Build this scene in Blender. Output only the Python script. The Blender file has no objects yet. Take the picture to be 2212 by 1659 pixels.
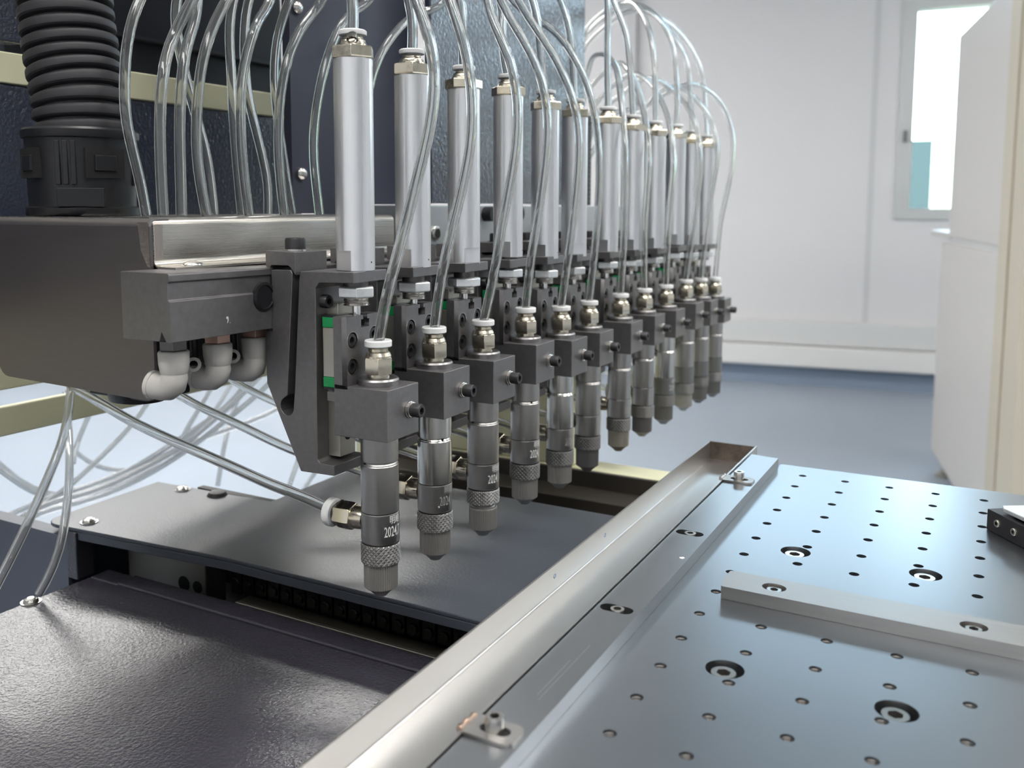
import bpy, bmesh, math, random
from math import sin, cos, pi, radians, atan2, sqrt
from mathutils import Vector, Matrix

random.seed(7)
S = bpy.context.scene
COL = S.collection

# ------------------------------------------------------------------ camera
cam_d = bpy.data.cameras.new('camera')
cam = bpy.data.objects.new('camera', cam_d)
COL.objects.link(cam)
R_ = Vector((0.87398, 0.48596, 0.00070)).normalized()
F_ = Vector((-0.4832, 0.8692, -0.1052)).normalized()
U_ = R_.cross(F_).normalized()
R_ = F_.cross(U_).normalized()
m = Matrix((R_, U_, -F_)).transposed().to_4x4()
m.translation = Vector((0.101208, -0.586958, 0.166935))
cam.matrix_world = m
cam_d.sensor_width = 36.0
cam_d.lens = 1990.87 / 2212 * 36.0
cam_d.shift_x = (1106 - 1054.99) / 2212
cam_d.shift_y = -(829.5 - 658.34) / 2212
cam_d.clip_start = 0.01
cam_d.clip_end = 60
cam_d.dof.use_dof = True
cam_d.dof.focus_distance = 0.46
cam_d.dof.aperture_fstop = 13.0
S.camera = cam

# ------------------------------------------------------------------ world: pale hazy daylight outside the windows
W = bpy.data.worlds.new('daylight'); S.world = W; W.use_nodes = True
wn = W.node_tree; wn.nodes.clear()
wo = wn.nodes.new('ShaderNodeOutputWorld'); wb = wn.nodes.new('ShaderNodeBackground')
wt = wn.nodes.new('ShaderNodeTexCoord'); wsx = wn.nodes.new('ShaderNodeSeparateXYZ'); wr = wn.nodes.new('ShaderNodeValToRGB')
wn.links.new(wt.outputs['Generated'], wsx.inputs[0]); wn.links.new(wsx.outputs['Z'], wr.inputs[0])
wr.color_ramp.elements[0].position = 0.0; wr.color_ramp.elements[0].color = (0.30, 0.36, 0.30, 1)
e = wr.color_ramp.elements.new(0.035); e.color = (0.36, 0.56, 0.38, 1)
e = wr.color_ramp.elements.new(0.07); e.color = (0.62, 0.85, 0.86, 1)
e = wr.color_ramp.elements.new(0.12); e.color = (0.66, 0.85, 1.0, 1)
wr.color_ramp.elements[-1].position = 1.0; wr.color_ramp.elements[-1].color = (0.55, 0.75, 1.0, 1)
wn.links.new(wr.outputs[0], wb.inputs[0]); wb.inputs[1].default_value = 11.0
wn.links.new(wb.outputs[0], wo.inputs[0])

S.view_settings.view_transform = 'Standard'
S.view_settings.look = 'None'
S.view_settings.exposure = 0.0
S.view_settings.gamma = 1.0
S.view_settings.use_curve_mapping = False
cy = S.cycles
cy.max_bounces = 11; cy.transmission_bounces = 10; cy.glossy_bounces = 4; cy.diffuse_bounces = 3
cy.use_adaptive_sampling = True; cy.adaptive_threshold = 0.03
cy.caustics_reflective = False; cy.caustics_refractive = False
cy.sample_clamp_indirect = 6.0

# room frame: s along the far wall, t from the wall towards the camera
RA = Vector((-1.3839, 5.0655, 0)); RS = Vector((0.98977, 0.1427, 0)); RN = Vector((-0.1427, 0.98977, 0))
FLOOR = -0.90; CEIL = 2.0
ROT = atan2(RS.y, RS.x)
def room(s, t, z): return RA + RS * s - RN * t + Vector((0, 0, z))

# window portals (daylight enters through the far wall)
def portal(s0, s1, z0, z1, n):
    l = bpy.data.lights.new('daylight_portal', 'AREA'); l.shape = 'RECTANGLE'; l.size = s1 - s0; l.size_y = z1 - z0
    l.cycles.is_portal = True
    o = bpy.data.objects.new('daylight_portal', l); COL.objects.link(o)
    o.location = room((s0 + s1) / 2, -0.16, (z0 + z1) / 2)
    o.rotation_euler = (radians(90), 0, ROT + pi)
    o.rotation_euler = (-radians(90), 0, ROT)
    return o
WIN = [(0.945, 2.15, 0.10, 1.32), (3.3, 5.6, 0.78, 1.90), (-0.30, 2.60, 1.44, 1.96)]
for k, w_ in enumerate(WIN): portal(*w_, k)

# ------------------------------------------------------------------ materials
MATS = {}
def mat(name, col, metal=0.0, rough=0.5, spec=0.5, coat=0.0, trans=0.0, ior=1.45, emit=None, estr=0.0, bump=None, var=None, aniso=0.0):
    if name in MATS: return MATS[name]
    M = bpy.data.materials.new(name); M.use_nodes = True
    nt = M.node_tree; p = nt.nodes['Principled BSDF']
    p.inputs['Base Color'].default_value = (*col, 1); p.inputs['Metallic'].default_value = metal
    p.inputs['Roughness'].default_value = rough; p.inputs['IOR'].default_value = ior
    p.inputs['Specular IOR Level'].default_value = spec
    p.inputs['Coat Weight'].default_value = coat; p.inputs['Coat Roughness'].default_value = 0.08
    p.inputs['Transmission Weight'].default_value = trans
    p.inputs['Anisotropic'].default_value = aniso
    if emit: p.inputs['Emission Color'].default_value = (*emit, 1); p.inputs['Emission Strength'].default_value = estr
    tc = nt.nodes.new('ShaderNodeTexCoord')
    def noise(scale, stretch=(1, 1, 1), detail=3.0, rough_=0.5):
        mp = nt.nodes.new('ShaderNodeMapping'); mp.inputs['Scale'].default_value = stretch
        nz = nt.nodes.new('ShaderNodeTexNoise'); nz.inputs['Scale'].default_value = scale
        nz.inputs['Detail'].default_value = detail; nz.inputs['Roughness'].default_value = rough_
        nt.links.new(tc.outputs['Object'], mp.inputs[0]); nt.links.new(mp.outputs[0], nz.inputs['Vector'])
        return nz.outputs['Fac']
    if bump:   # (scale, stretch, strength, distance)
        b = nt.nodes.new('ShaderNodeBump'); b.inputs['Strength'].default_value = bump[2]; b.inputs['Distance'].default_value = bump[3]
        nt.links.new(noise(bump[0], bump[1]), b.inputs['Height']); nt.links.new(b.outputs[0], p.inputs['Normal'])
        if coat: nt.links.new(b.outputs[0], p.inputs['Coat Normal'])
    if var:    # (scale, stretch, colour spread, roughness spread)
        f = noise(var[0], var[1], 4.0, 0.6)
        mx = nt.nodes.new('ShaderNodeMapRange'); mx.inputs['From Min'].default_value = 0.3; mx.inputs['From Max'].default_value = 0.7
        mx.inputs['To Min'].default_value = 1 - var[2]; mx.inputs['To Max'].default_value = 1 + var[2]
        nt.links.new(f, mx.inputs['Value'])
        vm = nt.nodes.new('ShaderNodeVectorMath'); vm.operation = 'SCALE'; vm.inputs[0].default_value = col
        nt.links.new(mx.outputs[0], vm.inputs['Scale']); nt.links.new(vm.outputs[0], p.inputs['Base Color'])
        mr = nt.nodes.new('ShaderNodeMapRange'); mr.inputs['From Min'].default_value = 0.3; mr.inputs['From Max'].default_value = 0.7
        mr.inputs['To Min'].default_value = max(0.02, rough - var[3]); mr.inputs['To Max'].default_value = rough + var[3]
        nt.links.new(f, mr.inputs['Value']); nt.links.new(mr.outputs[0], p.inputs['Roughness'])
    MATS[name] = M
    return M

DARK = mat('dark_anodised', (0.215, 0.205, 0.208), 0.75, 0.42, var=(300, (1, 1, 1), 0.10, 0.06))
DARK2 = mat('dark_steel', (0.14, 0.135, 0.135), 0.8, 0.38, var=(300, (1, 1, 1), 0.10, 0.06))
BLACKOX = mat('black_oxide', (0.062, 0.060, 0.064), 0.6, 0.38)
HOLE = mat('dark_recess', (0.012, 0.012, 0.013), 0.0, 0.8)
VALVE = mat('turned_stainless', (0.43, 0.415, 0.40), 1.0, 0.34, var=(90, (1, 1, 30), 0.04, 0.03))
VALVE2 = mat('polished_stainless', (0.66, 0.65, 0.62), 1.0, 0.22, var=(90, (1, 1, 30), 0.03, 0.03))
KNURL = mat('knurled_stainless', (0.37, 0.355, 0.345), 0.9, 0.36, var=(500, (1, 1, 1), 0.12, 0.06))
KNURL2 = mat('dark_knurled_stainless', (0.24, 0.235, 0.23), 0.9, 0.42)
CAPM = mat('ribbed_nozzle_cap', (0.36, 0.345, 0.325), 0.6, 0.48)
CAPD = mat('dark_ribbed_nozzle_cap', (0.18, 0.175, 0.172), 0.6, 0.48)
LINE = mat('fine_dark_line', (0.03, 0.03, 0.03), 0.2, 0.6)  # near-black joint lines around the valve
NICKEL = mat('nickel_plated_brass', (0.70, 0.64, 0.52), 1.0, 0.22, var=(250, (1, 1, 1), 0.08, 0.08))
ZINC = mat('zinc_plated', (0.88, 0.89, 0.90), 0.7, 0.38, var=(300, (1, 1, 1), 0.06, 0.06))
CHROME = mat('chromed_rod', (0.75, 0.74, 0.73), 1.0, 0.12)
BARREL = mat('anodised_aluminium_barrel', (0.84, 0.84, 0.86), 0.78, 0.29, var=(30, (60, 60, 0.2), 0.02, 0.02))
WHITEP = mat('white_plastic', (0.92, 0.92, 0.91), 0.0, 0.3)
ELBOWP = mat('off_white_plastic', (0.70, 0.67, 0.63), 0.0, 0.36, var=(60, (1, 1, 1), 0.08, 0.05))
GREEN = mat('green_plastic', (0.012, 0.30, 0.09), 0.0, 0.35)
GREYST = mat('ground_steel', (0.52, 0.50, 0.44), 0.85, 0.36)
ENGRAVE = mat('laser_engraving', (0.80, 0.80, 0.78), 0.1, 0.5)
SOCKET = mat('socket_grey', (0.16, 0.15, 0.14), 0.8, 0.45)
SCREW = mat('stainless_screw', (0.62, 0.60, 0.57), 1.0, 0.22)
COPPER = mat('pinkish_threaded_brass', (0.55, 0.36, 0.30), 0.7, 0.4)
BRUSH_X = mat('brushed_box_steel', (0.62, 0.59, 0.54), 1.0, 0.28, var=(30, (8, 0.3, 160), 0.03, 0.02))
BOXEND = mat('satin_box_end_steel', (0.19, 0.172, 0.175), 0.9, 0.42, var=(40, (1, 1, 30), 0.05, 0.04))
WELD = mat('ground_weld', (0.55, 0.48, 0.44), 1.0, 0.32, bump=(600, (1, 3, 1), 0.5, 0.0006))
HEAT = mat('heat_tinted_weld', (0.42, 0.30, 0.23), 0.9, 0.33, bump=(700, (1, 1, 1), 0.8, 0.0008))
TRAY = mat('stainless_tray', (0.60, 0.59, 0.575), 1.0, 0.33, var=(6, (1, 1, 1), 0.03, 0.02))
TRAYEND = mat('dark_brown_tray_end', (0.15, 0.12, 0.10), 0.9, 0.40, var=(120, (1, 1, 1), 0.35, 0.05))  # dark brown end wall, mottled in tone
PLATEM = mat('brushed_table_plate', (0.40, 0.425, 0.455), 1.0, 0.30)
STRIPM = mat('brushed_side_strip', (0.38, 0.395, 0.41), 1.0, 0.30)
BARM = mat('ground_steel_bar', (0.47, 0.455, 0.44), 0.95, 0.38, var=(25, (1, 30, 30), 0.06, 0.06))
NAVY_TEX = mat('textured_navy_paint', (0.030, 0.036, 0.062), 0.0, 0.25, spec=0.4, coat=1.0, bump=(420, (1, 1, 1), 0.7, 0.0011))
NAVY_SM = mat('smooth_navy_paint', (0.040, 0.043, 0.070), 0.0, 0.48, bump=(900, (1, 1, 1), 0.15, 0.0004))
DECK = mat('grained_black_deck', (0.040, 0.038, 0.050), 0.0, 0.25, spec=0.8, bump=(520, (1, 1, 1), 0.45, 0.0008))
DECK2 = mat('grey_deck_paint', (0.058, 0.066, 0.084), 0.0, 0.34, spec=0.6, bump=(700, (1, 1, 1), 0.25, 0.0005))
BASEP = mat('slate_base_paint', (0.075, 0.085, 0.115), 0.0, 0.45)
BLACKP = mat('black_plastic', (0.014, 0.014, 0.016), 0.0, 0.34)
RUBBER = mat('black_rubber', (0.040, 0.038, 0.042), 0.0, 0.50)
CREAM = mat('cream_machine_paint', (0.80, 0.78, 0.54), 0.0, 0.42)
OLIVE = CREAM
CABM = mat('warm_white_cabinet_paint', (0.60, 0.575, 0.55), 0.0, 0.42)
CABT = mat('tan_cabinet_post_paint', (0.55, 0.50, 0.40), 0.0, 0.45)
WALLM = mat('white_wall_panel', (0.78, 0.767, 0.77), 0.0, 0.5)
SEAMM = mat('wall_panel_seam', (0.66, 0.66, 0.66), 0.0, 0.5)
LEDGEM = mat('white_ledge', (0.86, 0.85, 0.83), 0.0, 0.4)
FLOORM = mat('pale_blue_vinyl_floor', (0.365, 0.42, 0.49), 0.0, 0.5, spec=0.35, var=(1.5, (1, 1, 1), 0.05, 0.06))
SKIRTM = mat('shaded_blue_skirting', (0.26, 0.32, 0.41), 0.0, 0.4)  # floor blue darkened to put in the shade of an upright face
CEILM = mat('white_ceiling', (0.42, 0.41, 0.41), 0.0, 0.7)
FRAMEM = mat('grey_window_frame', (0.62, 0.63, 0.62), 0.1, 0.4)
LAMP = mat('ceiling_light_diffuser', (0.9, 0.9, 0.9), 0.0, 0.5, emit=(1.0, 0.985, 0.95), estr=16.0)
OUTB = mat('grey_outside_building', (0.055, 0.075, 0.072), 0.0, 0.8)
GLASSW = bpy.data.materials.new('window_glass'); GLASSW.use_nodes = True
_n = GLASSW.node_tree; _n.nodes.clear()
_o = _n.nodes.new('ShaderNodeOutputMaterial'); _m = _n.nodes.new('ShaderNodeMixShader'); _t = _n.nodes.new('ShaderNodeBsdfTransparent'); _g = _n.nodes.new('ShaderNodeBsdfGlossy'); _f = _n.nodes.new('ShaderNodeFresnel')
_g.inputs['Roughness'].default_value = 0.02; _t.inputs[0].default_value = (0.93, 0.96, 0.96, 1)
_n.links.new(_f.outputs[0], _m.inputs[0]); _n.links.new(_t.outputs[0], _m.inputs[1]); _n.links.new(_g.outputs[0], _m.inputs[2]); _n.links.new(_m.outputs[0], _o.inputs[0])
TUBE = mat('clear_polyurethane_tube', (0.95, 0.96, 0.95), 0.0, 0.05, trans=0.95, ior=1.42)
TUBE_M = mat('highlit_clear_tube', (0.95, 0.96, 0.96), 0.0, 0.06, trans=0.88, ior=1.42)  # clear tube, white highlights put in as a milky body

# ------------------------------------------------------------------ mesh builder
class MB:
    def __init__(s): s.v = []; s.f = []; s.mi = []; s.cur = 0
    def add(s, vs, fs):
        o = len(s.v); s.v += [tuple(v) for v in vs]; s.f += [tuple(i + o for i in f) for f in fs]; s.mi += [s.cur] * len(fs); return s
    def box(s, x0, x1, y0, y1, z0, z1):
        return s.add([(x0,y0,z0),(x1,y0,z0),(x1,y1,z0),(x0,y1,z0),(x0,y0,z1),(x1,y0,z1),(x1,y1,z1),(x0,y1,z1)],
                     [(0,3,2,1),(4,5,6,7),(0,1,5,4),(1,2,6,5),(2,3,7,6),(3,0,4,7)])
    def prism(s, poly, axis, a0, a1):
        """poly in the two other axes (order x,y,z without axis)"""
        def P(p, a): return (a, p[0], p[1]) if axis == 'x' else ((p[0], a, p[1]) if axis == 'y' else (p[0], p[1], a))
        n = len(poly); vs = [P(p, a0) for p in poly] + [P(p, a1) for p in poly]
        ar = sum(poly[i][0]*poly[(i+1)%n][1]-poly[(i+1)%n][0]*poly[i][1] for i in range(n))
        flip = (ar < 0) != (axis == 'y')
        fs = [tuple(range(n))[::-1], tuple(range(n, 2*n))] + [(i, (i+1)%n, n+(i+1)%n, n+i) for i in range(n)]
        if flip: fs = [f[::-1] for f in fs]
        return s.add(vs, fs)
    def lathe(s, prof, c=(0,0,0), axis='z', seg=32, rfun=None, a0=0.0):
        """prof: list of (r, h) along the axis; closed with caps"""
        n = len(prof); vs = []; fs = []
        def P(r, h, a):
            x, y = r*cos(a), r*sin(a)
            q = {'z': (x, y, h), 'x': (h, x, y), 'y': (y, h, x)}[axis]
            return (c[0]+q[0], c[1]+q[1], c[2]+q[2])
        for (r, h) in prof:
            for k in range(seg):
                a = a0 + 2*pi*k/seg; vs.append(P(r*(rfun(k, h) if rfun else 1), h, a))
        up = prof[-1][1] >= prof[0][1]
        for i in range(n-1):
            for k in range(seg):
                q = (i*seg+k, i*seg+(k+1)%seg, (i+1)*seg+(k+1)%seg, (i+1)*seg+k)
                fs.append(q if up else q[::-1])
        b = tuple(range(seg))[::-1]; t = tuple(range((n-1)*seg, n*seg))
        fs += [b if up else b[::-1], t if up else t[::-1]]
        return s.add(vs, fs)
    def ring(s, ri, ro, h0, h1, c, axis='x', seg=28):
        prof = [(ri, h0), (ri, h1), (ro, h1), (ro, h0)]; n = seg; vs = []
        for (r, h) in prof:
            for k in range(n):
                x, y = r*cos(2*pi*k/n), r*sin(2*pi*k/n); q = {'z': (x, y, h), 'x': (h, x, y), 'y': (y, h, x)}[axis]
                vs.append((c[0]+q[0], c[1]+q[1], c[2]+q[2]))
        return s.add(vs, [(i*n+k, ((i+1) % 4)*n+k, ((i+1) % 4)*n+(k+1) % n, i*n+(k+1) % n) for i in range(4) for k in range(n)])
    def hexa(s, r, h0, h1, c=(0,0,0), axis='z', rot=0.0, ch=0.12):
        return s.lathe([(r*(1-ch), h0), (r, h0+(h1-h0)*0.12), (r, h1-(h1-h0)*0.12), (r*(1-ch), h1)], c, axis, 6, a0=rot)
    def build(s, name, m, parent=None, smooth=35, bevel=0.0, loc=None):
        me = bpy.data.meshes.new(name); me.from_pydata(s.v, [], s.f); me.validate(); me.update()
        ms = m if isinstance(m, (list, tuple)) else [m]
        for x in ms: me.materials.append(x)
        if len(ms) > 1: me.polygons.foreach_set('material_index', s.mi[:len(me.polygons)])
        if smooth:
            me.polygons.foreach_set('use_smooth', [True]*len(me.polygons)); me.set_sharp_from_angle(angle=radians(smooth))
        o = bpy.data.objects.new(name, me); COL.objects.link(o)
        if parent: o.parent = parent
        if loc: o.location = loc
        if bevel:
            b = o.modifiers.new('edge', 'BEVEL'); b.width = bevel; b.segments = 2; b.limit_method = 'ANGLE'; b.angle_limit = radians(40); b.harden_normals = True
        return o

def tag(o, label=None, cat=None, group=None, kind=None):
    if label: o['label'] = label
    if cat: o['category'] = cat
    if group: o['group'] = group
    if kind: o['kind'] = kind
    return o
def empty(name, loc=(0,0,0), **k):
    o = bpy.data.objects.new(name, None); COL.objects.link(o); o.location = loc; o.empty_display_size = 0.01
    return tag(o, **k)
def struct(mb, name, m, **k): return tag(mb.build(name, m, **k), kind='structure')
def copy_tree(o, parent=None):
    c = o.copy(); COL.objects.link(c)
    if parent: c.parent = parent
    for ch in list(o.children): copy_tree(ch, c)
    return c

def holed_plate(name, outline, holes, z0, z1, m, parent=None):
    """flat plate with real through holes: a filled 2D curve extruded and turned into a mesh"""
    cu = bpy.data.curves.new(name, 'CURVE'); cu.dimensions = '2D'; cu.fill_mode = 'BOTH'; cu.extrude = (z1-z0)/2
    for poly in [outline] + holes:
        sp = cu.splines.new('POLY'); sp.points.add(len(poly)-1); sp.use_cyclic_u = True
        for i, p in enumerate(poly): sp.points[i].co = (p[0], p[1], 0, 1)
    t = bpy.data.objects.new(name + '_tmp', cu); COL.objects.link(t)
    dg = bpy.context.evaluated_depsgraph_get(); me = bpy.data.meshes.new_from_object(t.evaluated_get(dg))
    bpy.data.objects.remove(t); bpy.data.curves.remove(cu)
    me.materials.clear(); me.materials.append(m); me.name = name
    for v in me.vertices: v.co.z += (z0+z1)/2
    o = bpy.data.objects.new(name, me); COL.objects.link(o)
    if parent: o.parent = parent
    return o
def circ(x, y, r, n=20): return [(x+r*cos(2*pi*k/n), y+r*sin(2*pi*k/n)) for k in range(n)]
def slot(x, y, hx, r, n=10):
    a = [(x+hx+r*cos(-pi/2+pi*k/n), y+r*sin(-pi/2+pi*k/n)) for k in range(n+1)]
    return a + [(x-hx+r*cos(pi/2+pi*k/n), y+r*sin(pi/2+pi*k/n)) for k in range(n+1)]

def cap_screw(name, r, h, c, axis, sgn, m, parent, sock=HOLE, ridges=True):
    """socket head cap screw: grooved head with a hexagon socket sunk in its face; sgn = which way the head points"""
    mb = MB(); seg = 40; hr = r*0.55
    def P(rr, hh, a):
        x, y = rr*cos(a), rr*sin(a); hh *= sgn
        q = {'z': (x, y, hh), 'x': (hh, x, y), 'y': (y, hh, x)}[axis]
        return (c[0]+q[0], c[1]+q[1], c[2]+q[2])
    def rad(k, rr): return rr*(0.975 if (k % 2 and ridges) else 1.0)
    rings = [(r, 0), (r, h*0.82), (r*0.9, h)]
    vs = []; fs = []
    for (rr, hh) in rings:
        for k in range(seg): vs.append(P(rad(k, rr) if hh < h else rr, hh, 2*pi*k/seg))
    def hexr(a): return hr*cos(pi/6)/cos(((a + pi/6) % (pi/3)) - pi/6)
    for hh in (h, h*0.35):
        for k in range(seg):
            a = 2*pi*k/seg; vs.append(P(hexr(a), hh, a))
    nr = 5
    for i in range(nr-1):
        for k in range(seg):
            q = (i*seg+k, i*seg+(k+1) % seg, (i+1)*seg+(k+1) % seg, (i+1)*seg+k)
            fs.append(q if sgn > 0 else q[::-1])
    fs.append(tuple(range((nr-1)*seg, nr*seg)) if sgn > 0 else tuple(range((nr-1)*seg, nr*seg))[::-1])
    mb.add(vs, fs)
    mb.mi = [0]*(3*seg) + [1]*(seg+1)
    return mb.build(name, [m, sock], parent, smooth=30)

def catmull(P, step=0.006):
    P = [Vector(p) for p in P]; out = []
    Q = [P[0]*2-P[1]] + P + [P[-1]*2-P[-2]]
    for i in range(1, len(Q)-2):
        p0, p1, p2, p3 = Q[i-1], Q[i], Q[i+1], Q[i+2]
        t0 = 0.0; t1 = t0+max(1e-4, (p1-p0).length)**.5; t2 = t1+max(1e-4, (p2-p1).length)**.5; t3 = t2+max(1e-4, (p3-p2).length)**.5
        n = max(2, int((p2-p1).length/step))
        for k in range(n):
            t = t1+(t2-t1)*k/n
            A1 = p0*((t1-t)/(t1-t0))+p1*((t-t0)/(t1-t0)); A2 = p1*((t2-t)/(t2-t1))+p2*((t-t1)/(t2-t1)); A3 = p2*((t3-t)/(t3-t2))+p3*((t-t2)/(t3-t2))
            B1 = A1*((t2-t)/(t2-t0))+A2*((t-t0)/(t2-t0)); B2 = A2*((t3-t)/(t3-t1))+A3*((t-t1)/(t3-t1))
            out.append(B1*((t2-t)/(t2-t1))+B2*((t-t1)/(t2-t1)))
    out.append(P[-1])
    for _ in range(4):   # relax small kinks
        out = [out[0]] + [(out[i-1]+out[i]*2+out[i+1])/4 for i in range(1, len(out)-1)] + [out[-1]]
    return out
def sweep(mb, pts, r, seg=16, inner=0.0, rf=None):
    """tube swept along pts with parallel-transported frames; inner > 0 makes it hollow"""
    T = [(pts[min(i+1, len(pts)-1)]-pts[max(i-1, 0)]).normalized() for i in range(len(pts))]
    n = T[0].orthogonal().normalized(); rings = []
    for i, p in enumerate(pts):
        n = (n-T[i]*n.dot(T[i])).normalized(); b = T[i].cross(n)
        rr = r if rf is None else rf(i)
        rings.append([(p+(n*cos(2*pi*k/seg)+b*sin(2*pi*k/seg))*rr, p+(n*cos(2*pi*k/seg)+b*sin(2*pi*k/seg))*inner) for k in range(seg)])
    N = len(pts); vs = [q[0] for R in rings for q in R]; fs = []
    for i in range(N-1):
        for k in range(seg): fs.append((i*seg+k, i*seg+(k+1) % seg, (i+1)*seg+(k+1) % seg, (i+1)*seg+k))
    if inner:
        o = len(vs); vs += [q[1] for R in rings for q in R]
        for i in range(N-1):
            for k in range(seg): fs.append((o+i*seg+k, o+(i+1)*seg+k, o+(i+1)*seg+(k+1) % seg, o+i*seg+(k+1) % seg))
        for k in range(seg):
            fs.append((k, o+k, o+(k+1) % seg, (k+1) % seg)); e = (N-1)*seg
            fs.append((e+k, e+(k+1) % seg, o+e+(k+1) % seg, o+e+k))
    else:
        fs += [tuple(range(seg))[::-1], tuple(range((N-1)*seg, N*seg))]
    return mb.add(vs, fs)
TUBES_LOOP = [
    ["b",1,[[-0.154,-0.2351,0.1024],[-0.147,-0.2373,0.1275],[-0.1383,-0.2395,0.1482],[-0.1294,-0.2395,0.1767],[-0.1211,-0.2395,0.2029],[-0.1181,-0.2395,0.2247],[-0.1209,-0.2395,0.2407],[-0.127,-0.2395,0.254],[-0.1895,-0.1953,0.338],[-0.252,-0.1512,0.2853],[-0.252,-0.1671,0.2718],[-0.252,-0.1827,0.2491],[-0.252,-0.1909,0.2164],[-0.252,-0.1912,0.1883],[-0.252,-0.1879,0.1628]]],
    ["b",2,[[-0.155,-0.1844,0.1025],[-0.1497,-0.1866,0.1278],[-0.1441,-0.1888,0.1461],[-0.1334,-0.1888,0.1824],[-0.1291,-0.1888,0.2038],[-0.1298,-0.1888,0.2251],[-0.1332,-0.1888,0.2464],[-0.1398,-0.1888,0.2625],[-0.1959,-0.1459,0.3532],[-0.252,-0.103,0.2961],[-0.252,-0.1281,0.2826],[-0.252,-0.1455,0.2587],[-0.252,-0.1574,0.228],[-0.252,-0.1619,0.2021],[-0.252,-0.1572,0.1628]]],
    ["b",3,[[-0.155,-0.1323,0.101],[-0.1467,-0.1345,0.1292],[-0.1412,-0.1367,0.1539],[-0.1316,-0.1367,0.1999],[-0.1309,-0.1367,0.2233],[-0.1338,-0.1399,0.246],[-0.1484,-0.1361,0.2711],[-0.1949,-0.0706,0.4026],[-0.2573,-0.0049,0.3133],[-0.2627,-0.0259,0.3039],[-0.26,-0.0538,0.292],[-0.26,-0.0831,0.2663],[-0.26,-0.091,0.2532],[-0.26,-0.1073,0.2102],[-0.26,-0.1156,0.1628]]],
    ["a",1,[[-0.1629,-0.2399,0.2428],[-0.1705,-0.2293,0.2635],[-0.2061,-0.2072,0.3513],[-0.2601,-0.1857,0.2812],[-0.2454,-0.2145,0.2608],[-0.252,-0.2171,0.2408],[-0.252,-0.2202,0.214],[-0.252,-0.2192,0.1873],[-0.252,-0.2157,0.1628]]],
    ["a",2,[[-0.1675,-0.1844,0.2423],[-0.1698,-0.1822,0.2724],[-0.2109,-0.2042,0.3416],[-0.252,-0.2261,0.274],[-0.252,-0.2369,0.2599],[-0.252,-0.2455,0.2405],[-0.252,-0.2507,0.2114],[-0.252,-0.2508,0.1861],[-0.252,-0.246,0.1628]]],
    ["a",3,[[-0.1675,-0.1323,0.241],[-0.1697,-0.1303,0.2671],[-0.172,-0.1258,0.2833],[-0.2556,-0.2428,0.403],[-0.2617,-0.2382,0.267],[-0.2526,-0.2562,0.2426],[-0.252,-0.2612,0.2141],[-0.252,-0.262,0.1893],[-0.252,-0.2623,0.1628]]],
    ["a",4,[[-0.1675,-0.0786,0.2429],[-0.1742,-0.0754,0.271],[-0.1783,-0.0684,0.2949],[-0.2288,-0.1653,0.3697],[-0.2484,-0.2543,0.2669],[-0.2582,-0.2561,0.2537],[-0.252,-0.27,0.2339],[-0.252,-0.2736,0.2095],[-0.252,-0.2741,0.1817],[-0.252,-0.2736,0.1628]]],
    ["b",4,[[-0.155,-0.0786,0.1032],[-0.1503,-0.0808,0.1364],[-0.1435,-0.083,0.1683],[-0.1383,-0.083,0.2116],[-0.14,-0.083,0.2331],[-0.1478,-0.083,0.2549],[-0.1628,-0.083,0.2778],[-0.2239,-0.1141,0.3845],[-0.285,-0.1452,0.2863],[-0.285,-0.1567,0.2467],[-0.285,-0.1506,0.1994],[-0.285,-0.1434,0.1628]]],
    ["b",5,[[-0.155,-0.0257,0.099],[-0.1483,-0.0279,0.1398],[-0.1409,-0.0301,0.2062],[-0.1444,-0.0301,0.2324],[-0.1582,-0.0301,0.263],[-0.1796,-0.0301,0.2929],[-0.2323,-0.1038,0.4077],[-0.285,-0.1774,0.2854],[-0.285,-0.1807,0.2685],[-0.285,-0.1804,0.2354],[-0.285,-0.173,0.2109],[-0.285,-0.1642,0.1811],[-0.285,-0.1649,0.1628]]],
    ["b",6,[[-0.155,0.0226,0.0992],[-0.1502,0.0204,0.1379],[-0.1467,0.0182,0.199],[-0.1524,0.0182,0.2396],[-0.1636,0.0182,0.2672],[-0.183,0.0182,0.2919],[-0.2159,0.0182,0.3144],[-0.2505,-0.0855,0.4445],[-0.285,-0.1893,0.2831],[-0.285,-0.1919,0.2424],[-0.285,-0.191,0.2096],[-0.285,-0.187,0.1628]]],
    ["a",5,[[-0.1675,-0.0257,0.2398],[-0.1713,-0.0235,0.2549],[-0.1753,-0.0213,0.2847],[-0.1796,-0.0213,0.304],[-0.2323,-0.1261,0.4446],[-0.285,-0.2308,0.2752],[-0.285,-0.2291,0.2491],[-0.285,-0.223,0.2268],[-0.285,-0.2118,0.1922],[-0.285,-0.2086,0.1628]]],
    ["a",6,[[-0.1675,0.0226,0.2388],[-0.1699,0.0248,0.2544],[-0.1722,0.027,0.277],[-0.1756,0.027,0.2978],[-0.1816,0.027,0.3134],[-0.2333,-0.1138,0.4754],[-0.285,-0.2546,0.2707],[-0.285,-0.2619,0.2552],[-0.285,-0.2654,0.2332],[-0.285,-0.2658,0.2087],[-0.285,-0.2588,0.1827],[-0.285,-0.2554,0.1628]]],
]
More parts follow.
